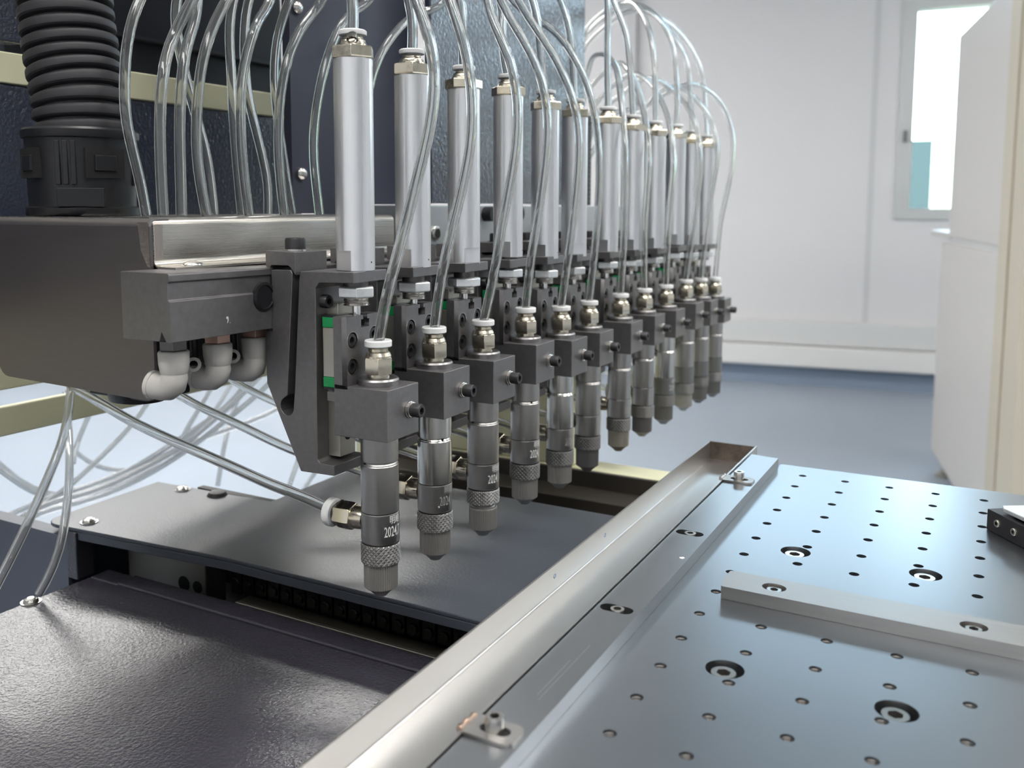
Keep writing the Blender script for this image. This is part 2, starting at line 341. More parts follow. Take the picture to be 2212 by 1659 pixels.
TUBES_FAR = [
    ["b",7,[[-0.156,0.0877,0.0985],[-0.1534,0.0855,0.1353],[-0.1533,0.0848,0.2132],[-0.1705,0.1168,0.2614],[-0.1986,0.1755,0.2895],[-0.2368,0.2415,0.3104],[-0.2712,0.2953,0.3134],[-0.2886,0.3176,0.2908],[-0.3076,0.3186,0.2708],[-0.3186,0.3196,0.2],[-0.3186,0.3196,0.1697]]],
    ["b",8,[[-0.156,0.1426,0.0998],[-0.1564,0.1404,0.1548],[-0.1531,0.1394,0.2044],[-0.1651,0.1651,0.2362],[-0.1907,0.2123,0.2732],[-0.2207,0.2654,0.2987],[-0.248,0.3087,0.3121],[-0.2717,0.3266,0.3049],[-0.2907,0.3276,0.2849],[-0.3017,0.3286,0.2],[-0.3017,0.3286,0.1697]]],
    ["b",9,[[-0.156,0.1987,0.0982],[-0.1533,0.1965,0.1689],[-0.1499,0.1952,0.2004],[-0.1593,0.2145,0.2333],[-0.1812,0.2499,0.2662],[-0.2101,0.2897,0.2913],[-0.2405,0.3222,0.3018],[-0.2648,0.3356,0.2913],[-0.2864,0.3366,0.2713],[-0.3,0.3376,0.2],[-0.3,0.3376,0.1697]]],
    ["b",10,[[-0.156,0.2576,0.0998],[-0.1473,0.2554,0.1691],[-0.1439,0.2538,0.2091],[-0.1524,0.2663,0.2435],[-0.1714,0.2892,0.267],[-0.2006,0.3149,0.2897],[-0.2295,0.3359,0.2995],[-0.2527,0.3446,0.2868],[-0.2824,0.3456,0.2668],[-0.304,0.3466,0.2],[-0.304,0.3466,0.1697]]],
    ["b",11,[[-0.156,0.3077,0.0985],[-0.1481,0.3055,0.1763],[-0.1419,0.3036,0.2183],[-0.1496,0.3105,0.2494],[-0.167,0.3231,0.2701],[-0.1911,0.3373,0.2884],[-0.2188,0.3488,0.2853],[-0.2352,0.3536,0.2676],[-0.2756,0.3546,0.2476],[-0.308,0.3556,0.2],[-0.308,0.3556,0.1697]]],
    ["b",12,[[-0.156,0.3588,0.0963],[-0.1507,0.3566,0.1542],[-0.1404,0.3556,0.2135],[-0.143,0.3562,0.25],[-0.1544,0.3509,0.2749],[-0.172,0.3485,0.2899],[-0.1904,0.3595,0.2941],[-0.2106,0.3646,0.2884],[-0.2342,0.3722,0.2765],[-0.287,0.3666,0.2629],[-0.3128,0.3609,0.2],[-0.3128,0.3609,0.1697]]],
    ["a",7,[[-0.1685,0.0877,0.2387],[-0.1707,0.0899,0.2804],[-0.1722,0.0921,0.3248],[-0.1842,0.0921,0.3948],[-0.2222,0.0921,0.4748],[-0.2472,0.0921,0.5448]]],
    ["a",8,[[-0.1685,0.1426,0.2389],[-0.1727,0.1448,0.2825],[-0.1802,0.147,0.3187],[-0.1898,0.147,0.3371],[-0.2018,0.147,0.4071],[-0.2398,0.147,0.4871],[-0.2648,0.147,0.5571]]],
    ["a",9,[[-0.1685,0.1987,0.2374],[-0.1706,0.2009,0.2834],[-0.1813,0.2188,0.3182],[-0.2103,0.2712,0.3522],[-0.2469,0.3279,0.3748],[-0.2866,0.3544,0.3714],[-0.3073,0.3554,0.3514],[-0.32,0.3564,0.2],[-0.32,0.3564,0.1697]]],
    ["a",10,[[-0.1685,0.2576,0.2383],[-0.1692,0.2598,0.2771],[-0.1764,0.2655,0.3184],[-0.1957,0.2883,0.3443],[-0.2255,0.3211,0.3654],[-0.2591,0.3506,0.3765],[-0.2929,0.3634,0.3648],[-0.3124,0.3644,0.3448],[-0.324,0.3654,0.2],[-0.324,0.3654,0.1697]]],
    ["a",11,[[-0.1685,0.3077,0.2373],[-0.172,0.3099,0.2757],[-0.1763,0.3125,0.3074],[-0.1882,0.3207,0.3277],[-0.206,0.3358,0.3488],[-0.2339,0.3528,0.3734],[-0.2617,0.3667,0.3826],[-0.294,0.3724,0.3723],[-0.315,0.3734,0.3523],[-0.328,0.3744,0.2],[-0.328,0.3744,0.1697]]],
    ["a",12,[[-0.1685,0.3588,0.2362],[-0.1732,0.361,0.2886],[-0.1798,0.3633,0.3144],[-0.1902,0.3658,0.3319],[-0.2044,0.3704,0.3502],[-0.229,0.3755,0.368],[-0.2633,0.3797,0.3784],[-0.2921,0.3814,0.3628],[-0.3161,0.3824,0.3428],[-0.332,0.3834,0.2],[-0.332,0.3834,0.1697]]],
]
TUBES_SIDE = [
    [[-0.1835,-0.2351,0.0168],[-0.2033,-0.2351,0.0213],[-0.2221,-0.2351,0.0236],[-0.2438,-0.2351,0.0283],[-0.2778,-0.2351,0.0349],[-0.2919,-0.2351,0.0377],[-0.3268,-0.2351,0.0452],[-0.3638,-0.2351,0.057],[-0.3842,-0.2351,0.0628],[-0.3962,-0.2351,0.0748]],
    [[-0.1835,-0.1844,0.0168],[-0.196,-0.1844,0.019],[-0.2164,-0.1844,0.0225],[-0.233,-0.1844,0.0232],[-0.2531,-0.1844,0.026],[-0.2679,-0.1844,0.0293],[-0.2925,-0.1844,0.0359],[-0.3312,-0.1844,0.0451],[-0.3451,-0.1844,0.0498],[-0.3674,-0.1844,0.0589]],
]
TUBES_LOOSE = [
    [[-0.4075,-0.2433,-0.0712],[-0.4005,-0.236,-0.0552],[-0.4072,-0.224,-0.038],[-0.4173,-0.212,-0.0157],[-0.4506,-0.186,0.0017],[-0.4932,-0.155,0.0116],[-0.5283,-0.13,0.0227]],
    [[-0.3568,-0.3161,-0.0544],[-0.3616,-0.2964,-0.032],[-0.3685,-0.2788,-0.0178],[-0.3757,-0.2607,0.0016],[-0.3842,-0.2439,0.0168],[-0.395,-0.2288,0.0276],[-0.4086,-0.2151,0.0409],[-0.4235,-0.2026,0.0492]],
    [[-0.6524,-0.12,-0.118],[-0.6405,-0.0924,-0.1031],[-0.6419,-0.0735,-0.0986],[-0.6309,-0.0482,-0.0988],[-0.6185,-0.0213,-0.0923],[-0.6041,0.0072,-0.0814],[-0.5911,0.0352,-0.0681],[-0.5714,0.0687,-0.0404],[-0.5488,0.1048,-0.0045],[-0.5448,0.1284,0.0138]],
    [[-0.6711,-0.1087,-0.1292],[-0.6565,-0.082,-0.1128],[-0.6514,-0.0621,-0.1087],[-0.638,-0.0379,-0.1082],[-0.6221,-0.0116,-0.1009],[-0.6055,0.0158,-0.0884],[-0.5901,0.0429,-0.0721],[-0.5702,0.0735,-0.0483],[-0.5456,0.1076,-0.0166],[-0.536,0.1321,0.0044]],
    [[-0.6908,-0.0955,-0.1197],[-0.6847,-0.0712,-0.1154],[-0.6833,-0.049,-0.1077],[-0.6721,-0.0222,-0.1075],[-0.6601,0.0057,-0.1006],[-0.6471,0.0344,-0.0919],[-0.6215,0.0722,-0.0661],[-0.5985,0.1085,-0.0415],[-0.5913,0.136,-0.0159],[-0.5917,0.1582,0.0008]],
    [[-0.7125,-0.0787,-0.0707],[-0.7012,-0.0575,-0.0964],[-0.6984,-0.04,-0.1117],[-0.6908,-0.0187,-0.1188],[-0.6766,0.0078,-0.1131],[-0.658,0.0374,-0.1014],[-0.6261,0.076,-0.0772],[-0.588,0.1171,-0.0609],[-0.5611,0.1517,-0.0458],[-0.5507,0.1774,-0.0292]],
    [[-0.7507,-0.0544,-0.075],[-0.7473,-0.034,-0.1006],[-0.7412,-0.0115,-0.1211],[-0.7304,0.0146,-0.133],[-0.7128,0.0461,-0.1316],[-0.6821,0.0877,-0.1075],[-0.6587,0.126,-0.0772],[-0.6339,0.1651,-0.0456],[-0.6304,0.192,-0.018]],
    [[-0.6708,-0.0723,-0.1146],[-0.6676,-0.0504,-0.1071],[-0.6638,-0.0278,-0.096],[-0.6537,-0.0001,-0.0726],[-0.6438,0.0275,-0.0477],[-0.6461,0.0473,-0.0321],[-0.6518,0.0655,-0.0147]],
    [[-0.7714,0.0474,-0.0893],[-0.776,0.0576,-0.1026],[-0.7644,0.0761,-0.1228],[-0.7529,0.096,-0.1294],[-0.744,0.1152,-0.1304],[-0.7272,0.1401,-0.1211],[-0.71,0.1668,-0.0977],[-0.6973,0.1919,-0.0681],[-0.6934,0.2114,-0.0433]],
    [[-0.7235,0.0158,-0.0955],[-0.7368,0.0293,-0.0812],[-0.741,0.0489,-0.058],[-0.7479,0.0671,-0.0343]],
    [[-0.5624,0.1573,-0.1416],[-0.577,0.19,-0.1209],[-0.589,0.2248,-0.0955],[-0.6002,0.2599,-0.0707]],
    [[-0.5795,0.2037,-0.1544],[-0.5755,0.2281,-0.1301],[-0.5638,0.2568,-0.105],[-0.5514,0.2857,-0.0817]],
    [[-0.6698,0.1024,-0.1017],[-0.6752,0.1214,-0.0782],[-0.6714,0.146,-0.0513],[-0.6737,0.1666,-0.0286]],
    [[-0.6651,0.1568,-0.1492],[-0.6727,0.1769,-0.1062],[-0.6794,0.1958,-0.078],[-0.6792,0.22,-0.0378]],
]

# ================================================================== THE ROOM (structure)
def room_box(mb, s0, s1, t0, t1, z0, z1):
    vs = [room(s, t, z) for z in (z0, z1) for (s, t) in ((s0, t1), (s1, t1), (s1, t0), (s0, t0))]
    return mb.add(vs, [(0,3,2,1),(4,5,6,7),(0,1,5,4),(1,2,6,5),(2,3,7,6),(3,0,4,7)])
S0, S1, T1 = -6.0, 6.2, 8.6
mb = MB()
cuts = sorted({S0-0.2, S1+0.2} | {w[0] for w in WIN} | {w[1] for w in WIN})
for c0, c1 in zip(cuts, cuts[1:]):
    z = FLOOR
    for (a, b, z0, z1) in sorted([w for w in WIN if w[0] <= c0 and w[1] >= c1], key=lambda w: w[2]):
        room_box(mb, c0, c1, -0.2, 0, z, z0); z = z1
    room_box(mb, c0, c1, -0.2, 0, z, CEIL)
wall = struct(mb, 'wall_far', WALLM, smooth=0)
mb = MB(); room_box(mb, 0.800, 0.832, -0.001, 0.004, -0.505, CEIL); tag(mb.build('panel_seam', SEAMM, wall, smooth=0))
mb = MB(); room_box(mb, -0.62, -0.56, -0.001, 0.05, -0.505, CEIL); tag(mb.build('corner_post', SEAMM, wall, smooth=0))
struct(room_box(MB(), S0-0.2, S1+0.2, -0.2, T1+0.2, FLOOR-0.1, FLOOR), 'floor', FLOORM, smooth=0)
struct(room_box(MB(), S0-0.2, S1+0.2, -0.2, T1+0.2, CEIL, CEIL+0.1), 'ceiling', CEILM, smooth=0)
struct(room_box(MB(), S0-0.2, S0, 0, T1, FLOOR, CEIL), 'wall_left', WALLM, smooth=0)
struct(room_box(MB(), S1, S1+0.2, 0, T1, FLOOR, CEIL), 'wall_right', WALLM, smooth=0)
struct(room_box(MB(), S0-0.2, S1+0.2, T1, T1+0.2, FLOOR, CEIL), 'wall_near', WALLM, smooth=0)
# coved blue skirting under a white boxed ledge
struct(room_box(MB(), S0, S1, 0, 0.012, FLOOR, -0.78), 'baseboard_far', SKIRTM, smooth=0)
mb = MB(); room_box(mb, S0, S1, 0, 0.075, -0.78, -0.655); struct(mb, 'trim_1', LEDGEM, smooth=0, bevel=0.01)
mb = MB(); room_box(mb, S0, S1, 0, 0.045, -0.650, -0.507); struct(mb, 'trim_2', mat('light_grey_trunking', (0.74, 0.74, 0.73), 0, 0.45), smooth=0, bevel=0.008)
for n, (a, b, z0, z1) in enumerate(WIN):
    fw = 0.078
    fr = MB()
    room_box(fr, a, a+fw, -0.10, 0.015, z0, z1); room_box(fr, b-fw, b, -0.10, 0.015, z0, z1)
    room_box(fr, a+fw, b-fw, -0.10, 0.015, z0, z0+0.062); room_box(fr, a+fw, b-fw, -0.10, 0.015, z1-0.05, z1)
    if b-a > 1.3 and n < 2: room_box(fr, (a+b)/2-0.04, (a+b)/2+0.04, -0.10, 0.01, z0+0.062, z1-0.05)
    w = struct(fr, 'window_%d' % (n+1), FRAMEM, smooth=0)
    gl = room_box(MB(), a+fw, b-fw, -0.06, -0.052, z0+0.062, z1-0.05).build('pane', GLASSW, w, smooth=0)
    if n == 0:
        hm = MB(); room_box(hm, a+0.028, a+0.05, 0.015, 0.032, 0.535, 0.60); hm.build('handle', mat('dark_grey_handle', (0.2, 0.2, 0.2), 0.3, 0.4), w, smooth=0)
# block of a building seen through the visible window
mb = MB(); room_box(mb, 0.6, 1.85, -13.0, -9.0, -3, 1.13)
tag(mb.build('outside_building', OUTB, smooth=0), 'pale grey-green building seen small through the far window', 'building')
# unseen ceiling light panels, several added to brighten the row of heads
k = 0
for (s, t) in [(-4.6, 3.9), (-1.6, 2.4), (-1.6, 4.2), (3.0, 2.2), (1.9, 4.0), (0.2, 5.3), (0.2, 6.8), (1.9, 5.6), (2.9, 4.4), (4.4, 2.6), (-1.6, 6.8), (1.6, 6.8), (-3.3, 2.05), (-3.0, 2.43), (-3.0, 2.81), (-1.7, 2.43)]:
    mb = MB(); room_box(mb, s-0.62, s+0.62, t-0.17, t+0.17, CEIL-0.03, CEIL-0.005)
    o = mb.build('unseen_ceiling_light', LAMP, smooth=0)
    tag(o, 'unseen white rectangular ceiling light panel above the machine room', 'light', 'unseen ceiling light panels')

# tall warm-white cabinet on the right
cdir = Vector((0.1925, -0.9813, 0)); cnx = Vector((0.9813, 0.1925, 0)); CF = Vector((-0.0841, 3.4429, 0))
def cab_box(mb, a0, a1, b0, b1, z0, z1):
    P = lambda a, b, z: CF + cdir*a + cnx*b + Vector((0, 0, z))
    return mb.add([P(a1,b0,z0),P(a1,b1,z0),P(a0,b1,z0),P(a0,b0,z0),P(a1,b0,z1),P(a1,b1,z1),P(a0,b1,z1),P(a0,b0,z1)],
                  [(0,3,2,1),(4,5,6,7),(0,1,5,4),(1,2,6,5),(2,3,7,6),(3,0,4,7)])
cab = empty('equipment_cabinet', CF + Vector((0.5, -0.5, FLOOR)), label='tall warm-white equipment cabinet standing at the right edge before the window', cat='cabinet')
inv = Matrix.Translation(-cab.location)
def cpart(mb, name, m, bevel=0.004):
    o = mb.build(name, m, cab, smooth=0, bevel=bevel); o.location = -cab.location; return o
cpart(cab_box(MB(), 0.02, 0.98, 0, 0.45, 0.052, 0.815), 'upper_body', CABM)
cpart(cab_box(MB(), -0.10, 0.98, -0.006, 0.45, -0.82, 0.030), 'lower_body', CABM)
cpart(cab_box(MB(), -0.03, 0.98, 0.01, 0.45, 0.028, 0.054), 'seam_band', SEAMM, 0.001)
cpart(cab_box(MB(), -0.45, 0.03, 0.0, 0.45, 0.046, 0.070), 'shelf', CABM)
cpart(cab_box(MB(), -0.16, -0.10, 0.03, 0.45, -0.82, 0.046), 'back_panel', mat('grey_cabinet_back', (0.45, 0.43, 0.38), 0, .5), 0.001)
cpart(cab_box(MB(), 0.98, 1.30, -0.012, 0.45, -0.85, 0.98), 'corner_post', CABT)
cpart(cab_box(MB(), 1.12, 1.13, -0.016, 0.45, -0.85, 0.98), 'post_groove', mat('tan_groove', (0.45, 0.40, 0.30), 0, .5), 0)
for (a, b) in ((0.02, 0.03), (0.02, 0.40), (1.22, 0.40)):
    ft = MB(); c = CF + cdir*a + cnx*b
    ft.lathe([(0.034, FLOOR), (0.036, FLOOR+0.012), (0.014, FLOOR+0.022), (0.010, FLOOR+0.09)], (c.x, c.y, 0), 'z', 20)
    cpart(ft, 'foot', GREYST, 0)

# ================================================================== MACHINE BASE
base = empty('machine_base', (-0.05, -0.4, FLOOR), label='dark painted machine base carrying the two grained deck plates below the nozzles', cat='machine')
def bpart(mb, name, m, bevel=0.0, **k):
    o = mb.build(name, m, base, smooth=0 if not k.get('sm') else k['sm'], bevel=bevel); o.location = Vector((0.05, 0.4, -FLOOR)); return o
mb = MB(); mb.box(-0.408, 0.55, -1.3, -0.21, FLOOR, -0.112); mb.box(-0.408, 0.55, -1.3, -0.205, -0.112, -0.0795)
bpart(mb, 'near_body', BASEP)
mb = MB(); mb.box(-0.455, 0.55, -0.085, 0.13, FLOOR, -0.112); mb.box(-0.455, 0.55, -0.205, -0.085, FLOOR, -0.125)
mb.box(-0.60, -0.434, -0.2035, -0.192, FLOOR, -0.052); mb.box(-0.455, -0.440, -0.192, -0.10, -0.112, -0.048)
bpart(mb, 'far_body', BASEP)
# near deck: grained sheet with an upturned rim along the slot
mb = MB(); mb.box(-0.412, 0.55, -1.3, -0.2036, -0.079, -0.075); mb.box(-0.412, -0.386, -0.2036, -0.1885, -0.079, -0.075)
bpart(mb, 'near_deck', DECK, 0.0012)
mb = MB(); mb.box(-0.386, 0.55, -0.2035, -0.1885, -0.090, -0.0738)
bpart(mb, 'deck_rim', DECK, 0.0012)
# far deck: folded sheet with a notch and rounded left corner
arc = [(-0.444+0.014*cos(a), -0.1920+0.012*sin(a)) for a in [pi+pi/2*k/6 for k in range(7)]]
poly = arc + [(-0.300, -0.1918), (0.5, -0.1893), (0.5, -0.004), (-0.352, -0.004), (-0.352, -0.096), (-0.462, -0.102)]
mb = MB().prism(poly, 'z', -0.0475, -0.045); bpart(mb, 'far_deck', DECK2, 0.0008)
mb = MB(); mb.prism([(-0.428, -0.2025), (-0.300, -0.1917), (0.5, -0.1892), (0.5, -0.1875), (-0.300, -0.1899), (-0.428, -0.2007)], 'z', -0.0530, -0.0475)
bpart(mb, 'far_deck_lip', DECK2, 0.0006)
mb = MB(); mb.box(-0.434, -0.424, -0.2040, -0.19, -0.08, -0.0475); bpart(mb, 'slot_end_plate', DECK, 0.001)
# dark slot interior
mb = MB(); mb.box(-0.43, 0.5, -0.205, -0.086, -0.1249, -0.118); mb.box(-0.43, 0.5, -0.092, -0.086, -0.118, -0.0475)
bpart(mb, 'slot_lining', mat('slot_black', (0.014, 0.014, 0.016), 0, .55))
for (x, y, z) in ((-0.4095, -0.2475, -0.075), (-0.428, -0.190, -0.045), (-0.4285, -0.108, -0.045)):
    mb = MB().lathe([(0.0046, z), (0.0046, z+0.0012), (0.0038, z+0.0024), (0.002, z+0.003)], (x, y, 0), 'z', 20)
    o = bpart(mb, 'deck_screw', SCREW)
    mb = MB().lathe([(0.006, z), (0.006, z+0.0006)], (x, y, 0), 'z', 20); bpart(mb, 'washer', SCREW)
mb = MB().lathe([(0.0075, -0.045), (0.006, -0.0425), (0.003, -0.042)], (-0.3965, -0.1045, 0), 'z', 20); bpart(mb, 'rubber_bump', RUBBER)
# far channel and cream cross rail
mb = MB(); mb.box(-0.40, 0.5, 0.128, 0.132, -0.085, -0.058); mb.box(-0.40, 0.5, -0.004, 0.13, -0.09, -0.082); mb.box(-0.40, 0.5, 0.095, 0.128, -0.083, -0.072)
bpart(mb, 'rear_channel', mat('dark_bronze_channel', (0.085, 0.075, 0.065), 0.4, 0.4), 0.001)
mb = MB(); mb.box(-0.45, 0.06, 0.132, 0.163, -0.13, -0.058); bpart(mb, 'rear_cross_rail', CREAM, 0.002)
mb = MB(); mb.box(-0.43, -0.2155, 0.134, 0.20, -0.058, 0.02); bpart(mb, 'rear_post', CREAM, 0.002)
# support under the drilled table
mb = MB(); mb.box(-0.005, 0.40, -0.9, -0.212, -0.075, -0.0125); mb.box(-0.005, 0.40, -0.2090, 0.0, -0.045, -0.0125); bpart(mb, 'table_support', DECK2)

# bearing block, guide rail, cable chain in the slot
bb = empty('bearing_block', (-0.35, -0.165, -0.118), label='pale metal bearing block with two dark holes inside the deck slot', cat='machine part')
mb = MB().prism([(-0.418, -0.1175), (-0.355, -0.1175), (-0.344, -0.100), (-0.344, -0.052), (-0.418, -0.052)], 'y', -0.168, -0.150)
o = mb.build('block', mat('bearing_alloy', (0.20, 0.19, 0.175), 0.6, 0.42), bb, smooth=0, bevel=0.0008); o.location = -bb.location
for x in (-0.364, -0.3515):
    r_ = 0.0052 if x < -0.36 else 0.0042
    mb = MB().lathe([(r_, -0.1682), (r_, -0.1655)], (x, 0, -0.083), 'y', 20); mb.v = [(v[0], v[1], v[2]) for v in mb.v]
    o = mb.build('bore', HOLE, bb, smooth=30); o.location = -bb.location
gr = MB(); gr.box(-0.305, -0.006, -0.1835, -0.1685, -0.1175, -0.0780)
tag(gr.build('linear_guide_rail', mat('oily_rail_steel', (0.20, 0.19, 0.15), 0.8, 0.35), bevel=0.0012, smooth=0), 'steel guide rail lying along the bottom of the deck slot', 'rail')
sr = MB(); sr.box(-0.299, -0.006, -0.1872, -0.1846, -0.1175, -0.0742)
tag(sr.build('slot_side_strip', mat('bright_strip', (0.45, 0.43, 0.40), 0.9, 0.35), smooth=0, bevel=0.0005), 'thin bright steel strip along the near side of the deck slot', 'strip')
chain = empty('cable_chain', (-0.32, -0.150, -0.085), label='black cable chain running along the deck slot under the far deck', cat='cable chain')
lk = None
for k in range(31):
    x = -0.318 + k*0.0105
    if lk is None:
        mb = MB(); mb.box(-0.0045, 0.0045, -0.012, -0.009, -0.008, 0.008); mb.box(-0.0045, 0.0045, 0.009, 0.012, -0.008, 0.008)
        mb.box(-0.0032, 0.0032, -0.010, 0.010, 0.005, 0.0072)
        mb.lathe([(0.0036, -0.0135), (0.0030, -0.0128), (0.0036, -0.012)][::1], (0, 0, 0), 'y', 10)
        lk = mb.build('link', mat('chain_black', (0.006, 0.006, 0.007), 0.0, 0.25), chain, smooth=0, bevel=0.0008); o = lk
    else:
        o = lk.copy(); COL.objects.link(o); o.parent = chain
    o.location = (x+0.32, -0.005, 0.012)

# ================================================================== DRILLED TABLE
U = 0.025
holes = []; pts = []
for i in range(10):
    for k in range(-1+1, 20):
        pts.append((i*U, -k*U))
big = [(0.0212, -0.1345), (0.0787, -0.1347), (0.0213, -0.2661), (0.0787, -0.2661), (0.136, -0.1345), (0.136, -0.266)]
pts = [p for p in pts if not (p[0] > 0.23) and all((p[0]-b[0])**2+(p[1]-b[1])**2 > 0.0088**2 for b in big)]
for p in pts: holes.append(circ(p[0], p[1], 0.0023, 14))
for b in big: holes.append(circ(b[0], b[1], 0.0070, 28))
table = empty('drilled_table', (0.1, -0.2, -0.012), label='bluish brushed metal table plate drilled with a grid of small threaded holes', cat='table plate')
pl = holed_plate('plate', [(-0.0175, -0.62), (0.24, -0.62), (0.24, 0.0245), (-0.0175, 0.0205)], holes, -0.010, 0.0, PLATEM, table)
pl.location = -table.location
mb = MB().box(-0.0175, 0.24, -0.62, 0.02, -0.012, -0.0102); o = mb.build('under_plate', HOLE, table, smooth=0); o.location = -table.location
# threads: bright rings just inside the nearer holes
th = None
for p in pts:
    if p[1] < -0.19 and p[0] < 0.16:
        if th is None:
            mb = MB(); prof = []
            for q in range(6): prof += [(0.00232, -0.0009-q*0.0009), (0.00190, -0.00135-q*0.0009)]
            vs = []; n = 14
            for (r_, h) in prof:
                for a in range(n): vs.append((r_*cos(2*pi*a/n), r_*sin(2*pi*a/n), h))
            fs = [(i*n+a, i*n+(a+1) % n, (i+1)*n+(a+1) % n, (i+1)*n+a) for i in range(len(prof)-1) for a in range(n)]
            mb.add(vs, fs); th = mb.build('thread', mat('thread_steel', (0.11, 0.105, 0.10), 0.9, 0.4), table, smooth=0); o = th
        else:
            o = th.copy(); COL.objects.link(o); o.parent = table
        o.location = Vector((p[0], p[1], 0)) - table.location
for b in big[:4]:
    o = cap_screw('countersunk_screw', 0.0049, 0.0050, (b[0]-0.0003, b[1]-0.0006, -0.0060), 'z', 1, SCREW, table, SOCKET); o.location = -table.location

# raised side strip with three slotted holes
strip = empty('side_strip', (-0.026, -0.3, 0.0), label='long brushed strip screwed along the left edge of the drilled table', cat='metal strip')
SP = [(-0.0268, -0.1506), (-0.0268, -0.2501), (-0.0268, -0.43)]
o = holed_plate('strip', [(-0.0349, -0.62), (-0.0174, -0.62), (-0.0174, 0.0115), (-0.0349, 0.0135)], [slot(x, y, 0.0035, 0.0034) for x, y in SP], 0.0001, 0.006, STRIPM, strip)
o.location = -strip.location
mb = MB().box(-0.0352, -0.0176, -0.62, 0.011, -0.010, 0.0); o = mb.build('strip_core', STRIPM, strip, smooth=0); o.location = -strip.location
mb = MB()
for x, y in SP:
    mb.prism(slot(x, y, 0.0034, 0.0033), 'z', 0.0001, 0.0006)
o = mb.build('slot_floor', HOLE, strip, smooth=0); o.location = -strip.location
for x, y in SP:
    o = cap_screw('slot_screw', 0.0031, 0.0056, (x+0.0003, y, 0.0006), 'z', 1, SCREW, strip, SOCKET); o.location = -strip.location

# folded drip tray channel on the left of the strip
tray = empty('drip_tray', (-0.05, -0.3, -0.0075), label='long folded stainless channel tray running beside the drilled table', cat='tray')
def tp(mb, name, m, bevel=0.0, sm=0):
    o = mb.build(name, m, tray, smooth=sm, bevel=bevel); o.location = -tray.location; return o
# cross-section: left wall, rounded fold, floor, right wall
t_ = 0.0009
def fold(cx, cz, r, a0, a1, n=5): return [(cx+r*cos(a0+(a1-a0)*k/n), cz+r*sin(a0+(a1-a0)*k/n)) for k in range(n+1)]
ins = [(-0.0675, 0.0062)] + fold(-0.0665, -0.0050, 0.001, pi, 1.5*pi) + fold(-0.0375, -0.0050, 0.001, 1.5*pi, 2*pi) + [(-0.0365, 0.0070)]
outr = [(-0.0365+t_, 0.0070)] + fold(-0.0375, -0.0050, 0.001+t_, 2*pi, 1.5*pi) + fold(-0.0665, -0.0050, 0.001+t_, 1.5*pi, pi) + [(-0.0675-t_, 0.0062)]
mb = MB().prism(ins + outr, 'y', -0.66, 0.0325); tp(mb, 'channel', TRAY, 0.0, 30)
mb = MB().prism([(-0.0680, -0.0063), (-0.0360, -0.0063), (-0.0360, 0.0063), (-0.0680, 0.0063)], 'y', 0.0320, 0.0333); tp(mb, 'end_wall', TRAYEND)
mb = MB().box(-0.0672, -0.0600, 0.022, 0.0322, -0.0058, -0.0050); 
def decal(mb, name, m, par):
    o = mb.build(name, m, par, smooth=0); o.location = -par.location; return o
decal(MB().prism([(-0.0216, -0.1842), (-0.0200, -0.1829), (-0.0190, -0.1840), (-0.0197, -0.1856), (-0.0209, -0.1853)], 'z', 0.0060, 0.00606), 'white_scuff', mat('chalky_scuff', (0.85, 0.85, 0.85), 0, 0.6), strip)
mb = MB()
for (x, y0, y1) in ((-0.0257, -0.325, -0.298), (-0.0240, -0.328, -0.284)):
    mb.add([(x-0.00006, y0, 0.00605), (x+0.00006, y0, 0.00605), (x+0.00006, y1, 0.00605), (x-0.00006, y1, 0.00605)], [(0, 1, 2, 3)])
decal(mb, 'scratch', mat('bright_scratch', (0.8, 0.8, 0.8), 0.8, 0.3), strip)
BLUEINK = mat('blue_ink', (0.10, 0.22, 0.45), 0, 0.5)
for (y, z) in ((-0.2216, 0.0012), (-0.1612, 0.0010)):
    mb = MB()
    for k in range(6): a = 1.1*k; mb.box(-0.0675, -0.06744, y+0.0011*cos(a)-0.0002, y+0.0011*cos(a)+0.0004, z+0.0008*sin(a)-0.0003, z+0.0008*sin(a)+0.0003)
    decal(mb, 'blue_ink_mark', BLUEINK, tray)
def bracket_tab(y0, cx=-0.0272, w=0.0115, big_=True):
    br = empty('tab_bracket', (-0.03, y0, 0.006), label=('small steel tab with a heat-tinted weld, bolted on the strip at the near end' if big_ else 'small steel tab bolted on the strip near the far end of the tray'), cat='bracket', group='tabs holding the tray')
    # rounded tab with a slot
    L = -0.0372; Rr = -0.0190; h = w/2
    out_ = [(L, y0-h), (Rr-0.003, y0-h)] + [(Rr-0.003+0.003*sin(a), y0-h+0.003-0.003*cos(a)) for a in [pi/2*k/5 for k in range(1, 6)]] + \
           [(Rr-0.003+0.003*cos(a), y0+h-0.003+0.003*sin(a)) for a in [pi/2*k/5 for k in range(0, 6)]] + [(L, y0+h)]
    o = holed_plate('tab', out_, [slot(cx, y0, 0.0028, 0.0024)], 0.0061, 0.0071, BARM, br); o.location = -br.location
    mb = MB().prism(slot(cx, y0, 0.0028, 0.0023), 'z', 0.0061, 0.0063); o = mb.build('slot_shadow', HOLE, br, smooth=0); o.location = -br.location
    o = cap_screw('cap_screw', 0.0031, 0.0052, (cx-0.0003, y0+0.0002, 0.0063), 'z', 1, SCREW, br, SOCKET); o.location = -br.location
    # weld bead joining the tab to the tray rim
    mb = MB(); rnd = random.Random(3)
    pts_ = [Vector((-0.0372+0.0003*rnd.random(), y0-h*0.9+h*1.8*k/8, 0.0068+0.0005*rnd.random())) for k in range(9)]
    sweep(mb, pts_, 0.0009, 8, rf=lambda i: 0.0010+0.0004*sin(i*2.1))
    o = mb.build('weld', HEAT if big_ else BARM, br, smooth=60); o.location = -br.location
    return br
bracket_tab(-0.3515); bracket_tab(-0.0500, big_=False)

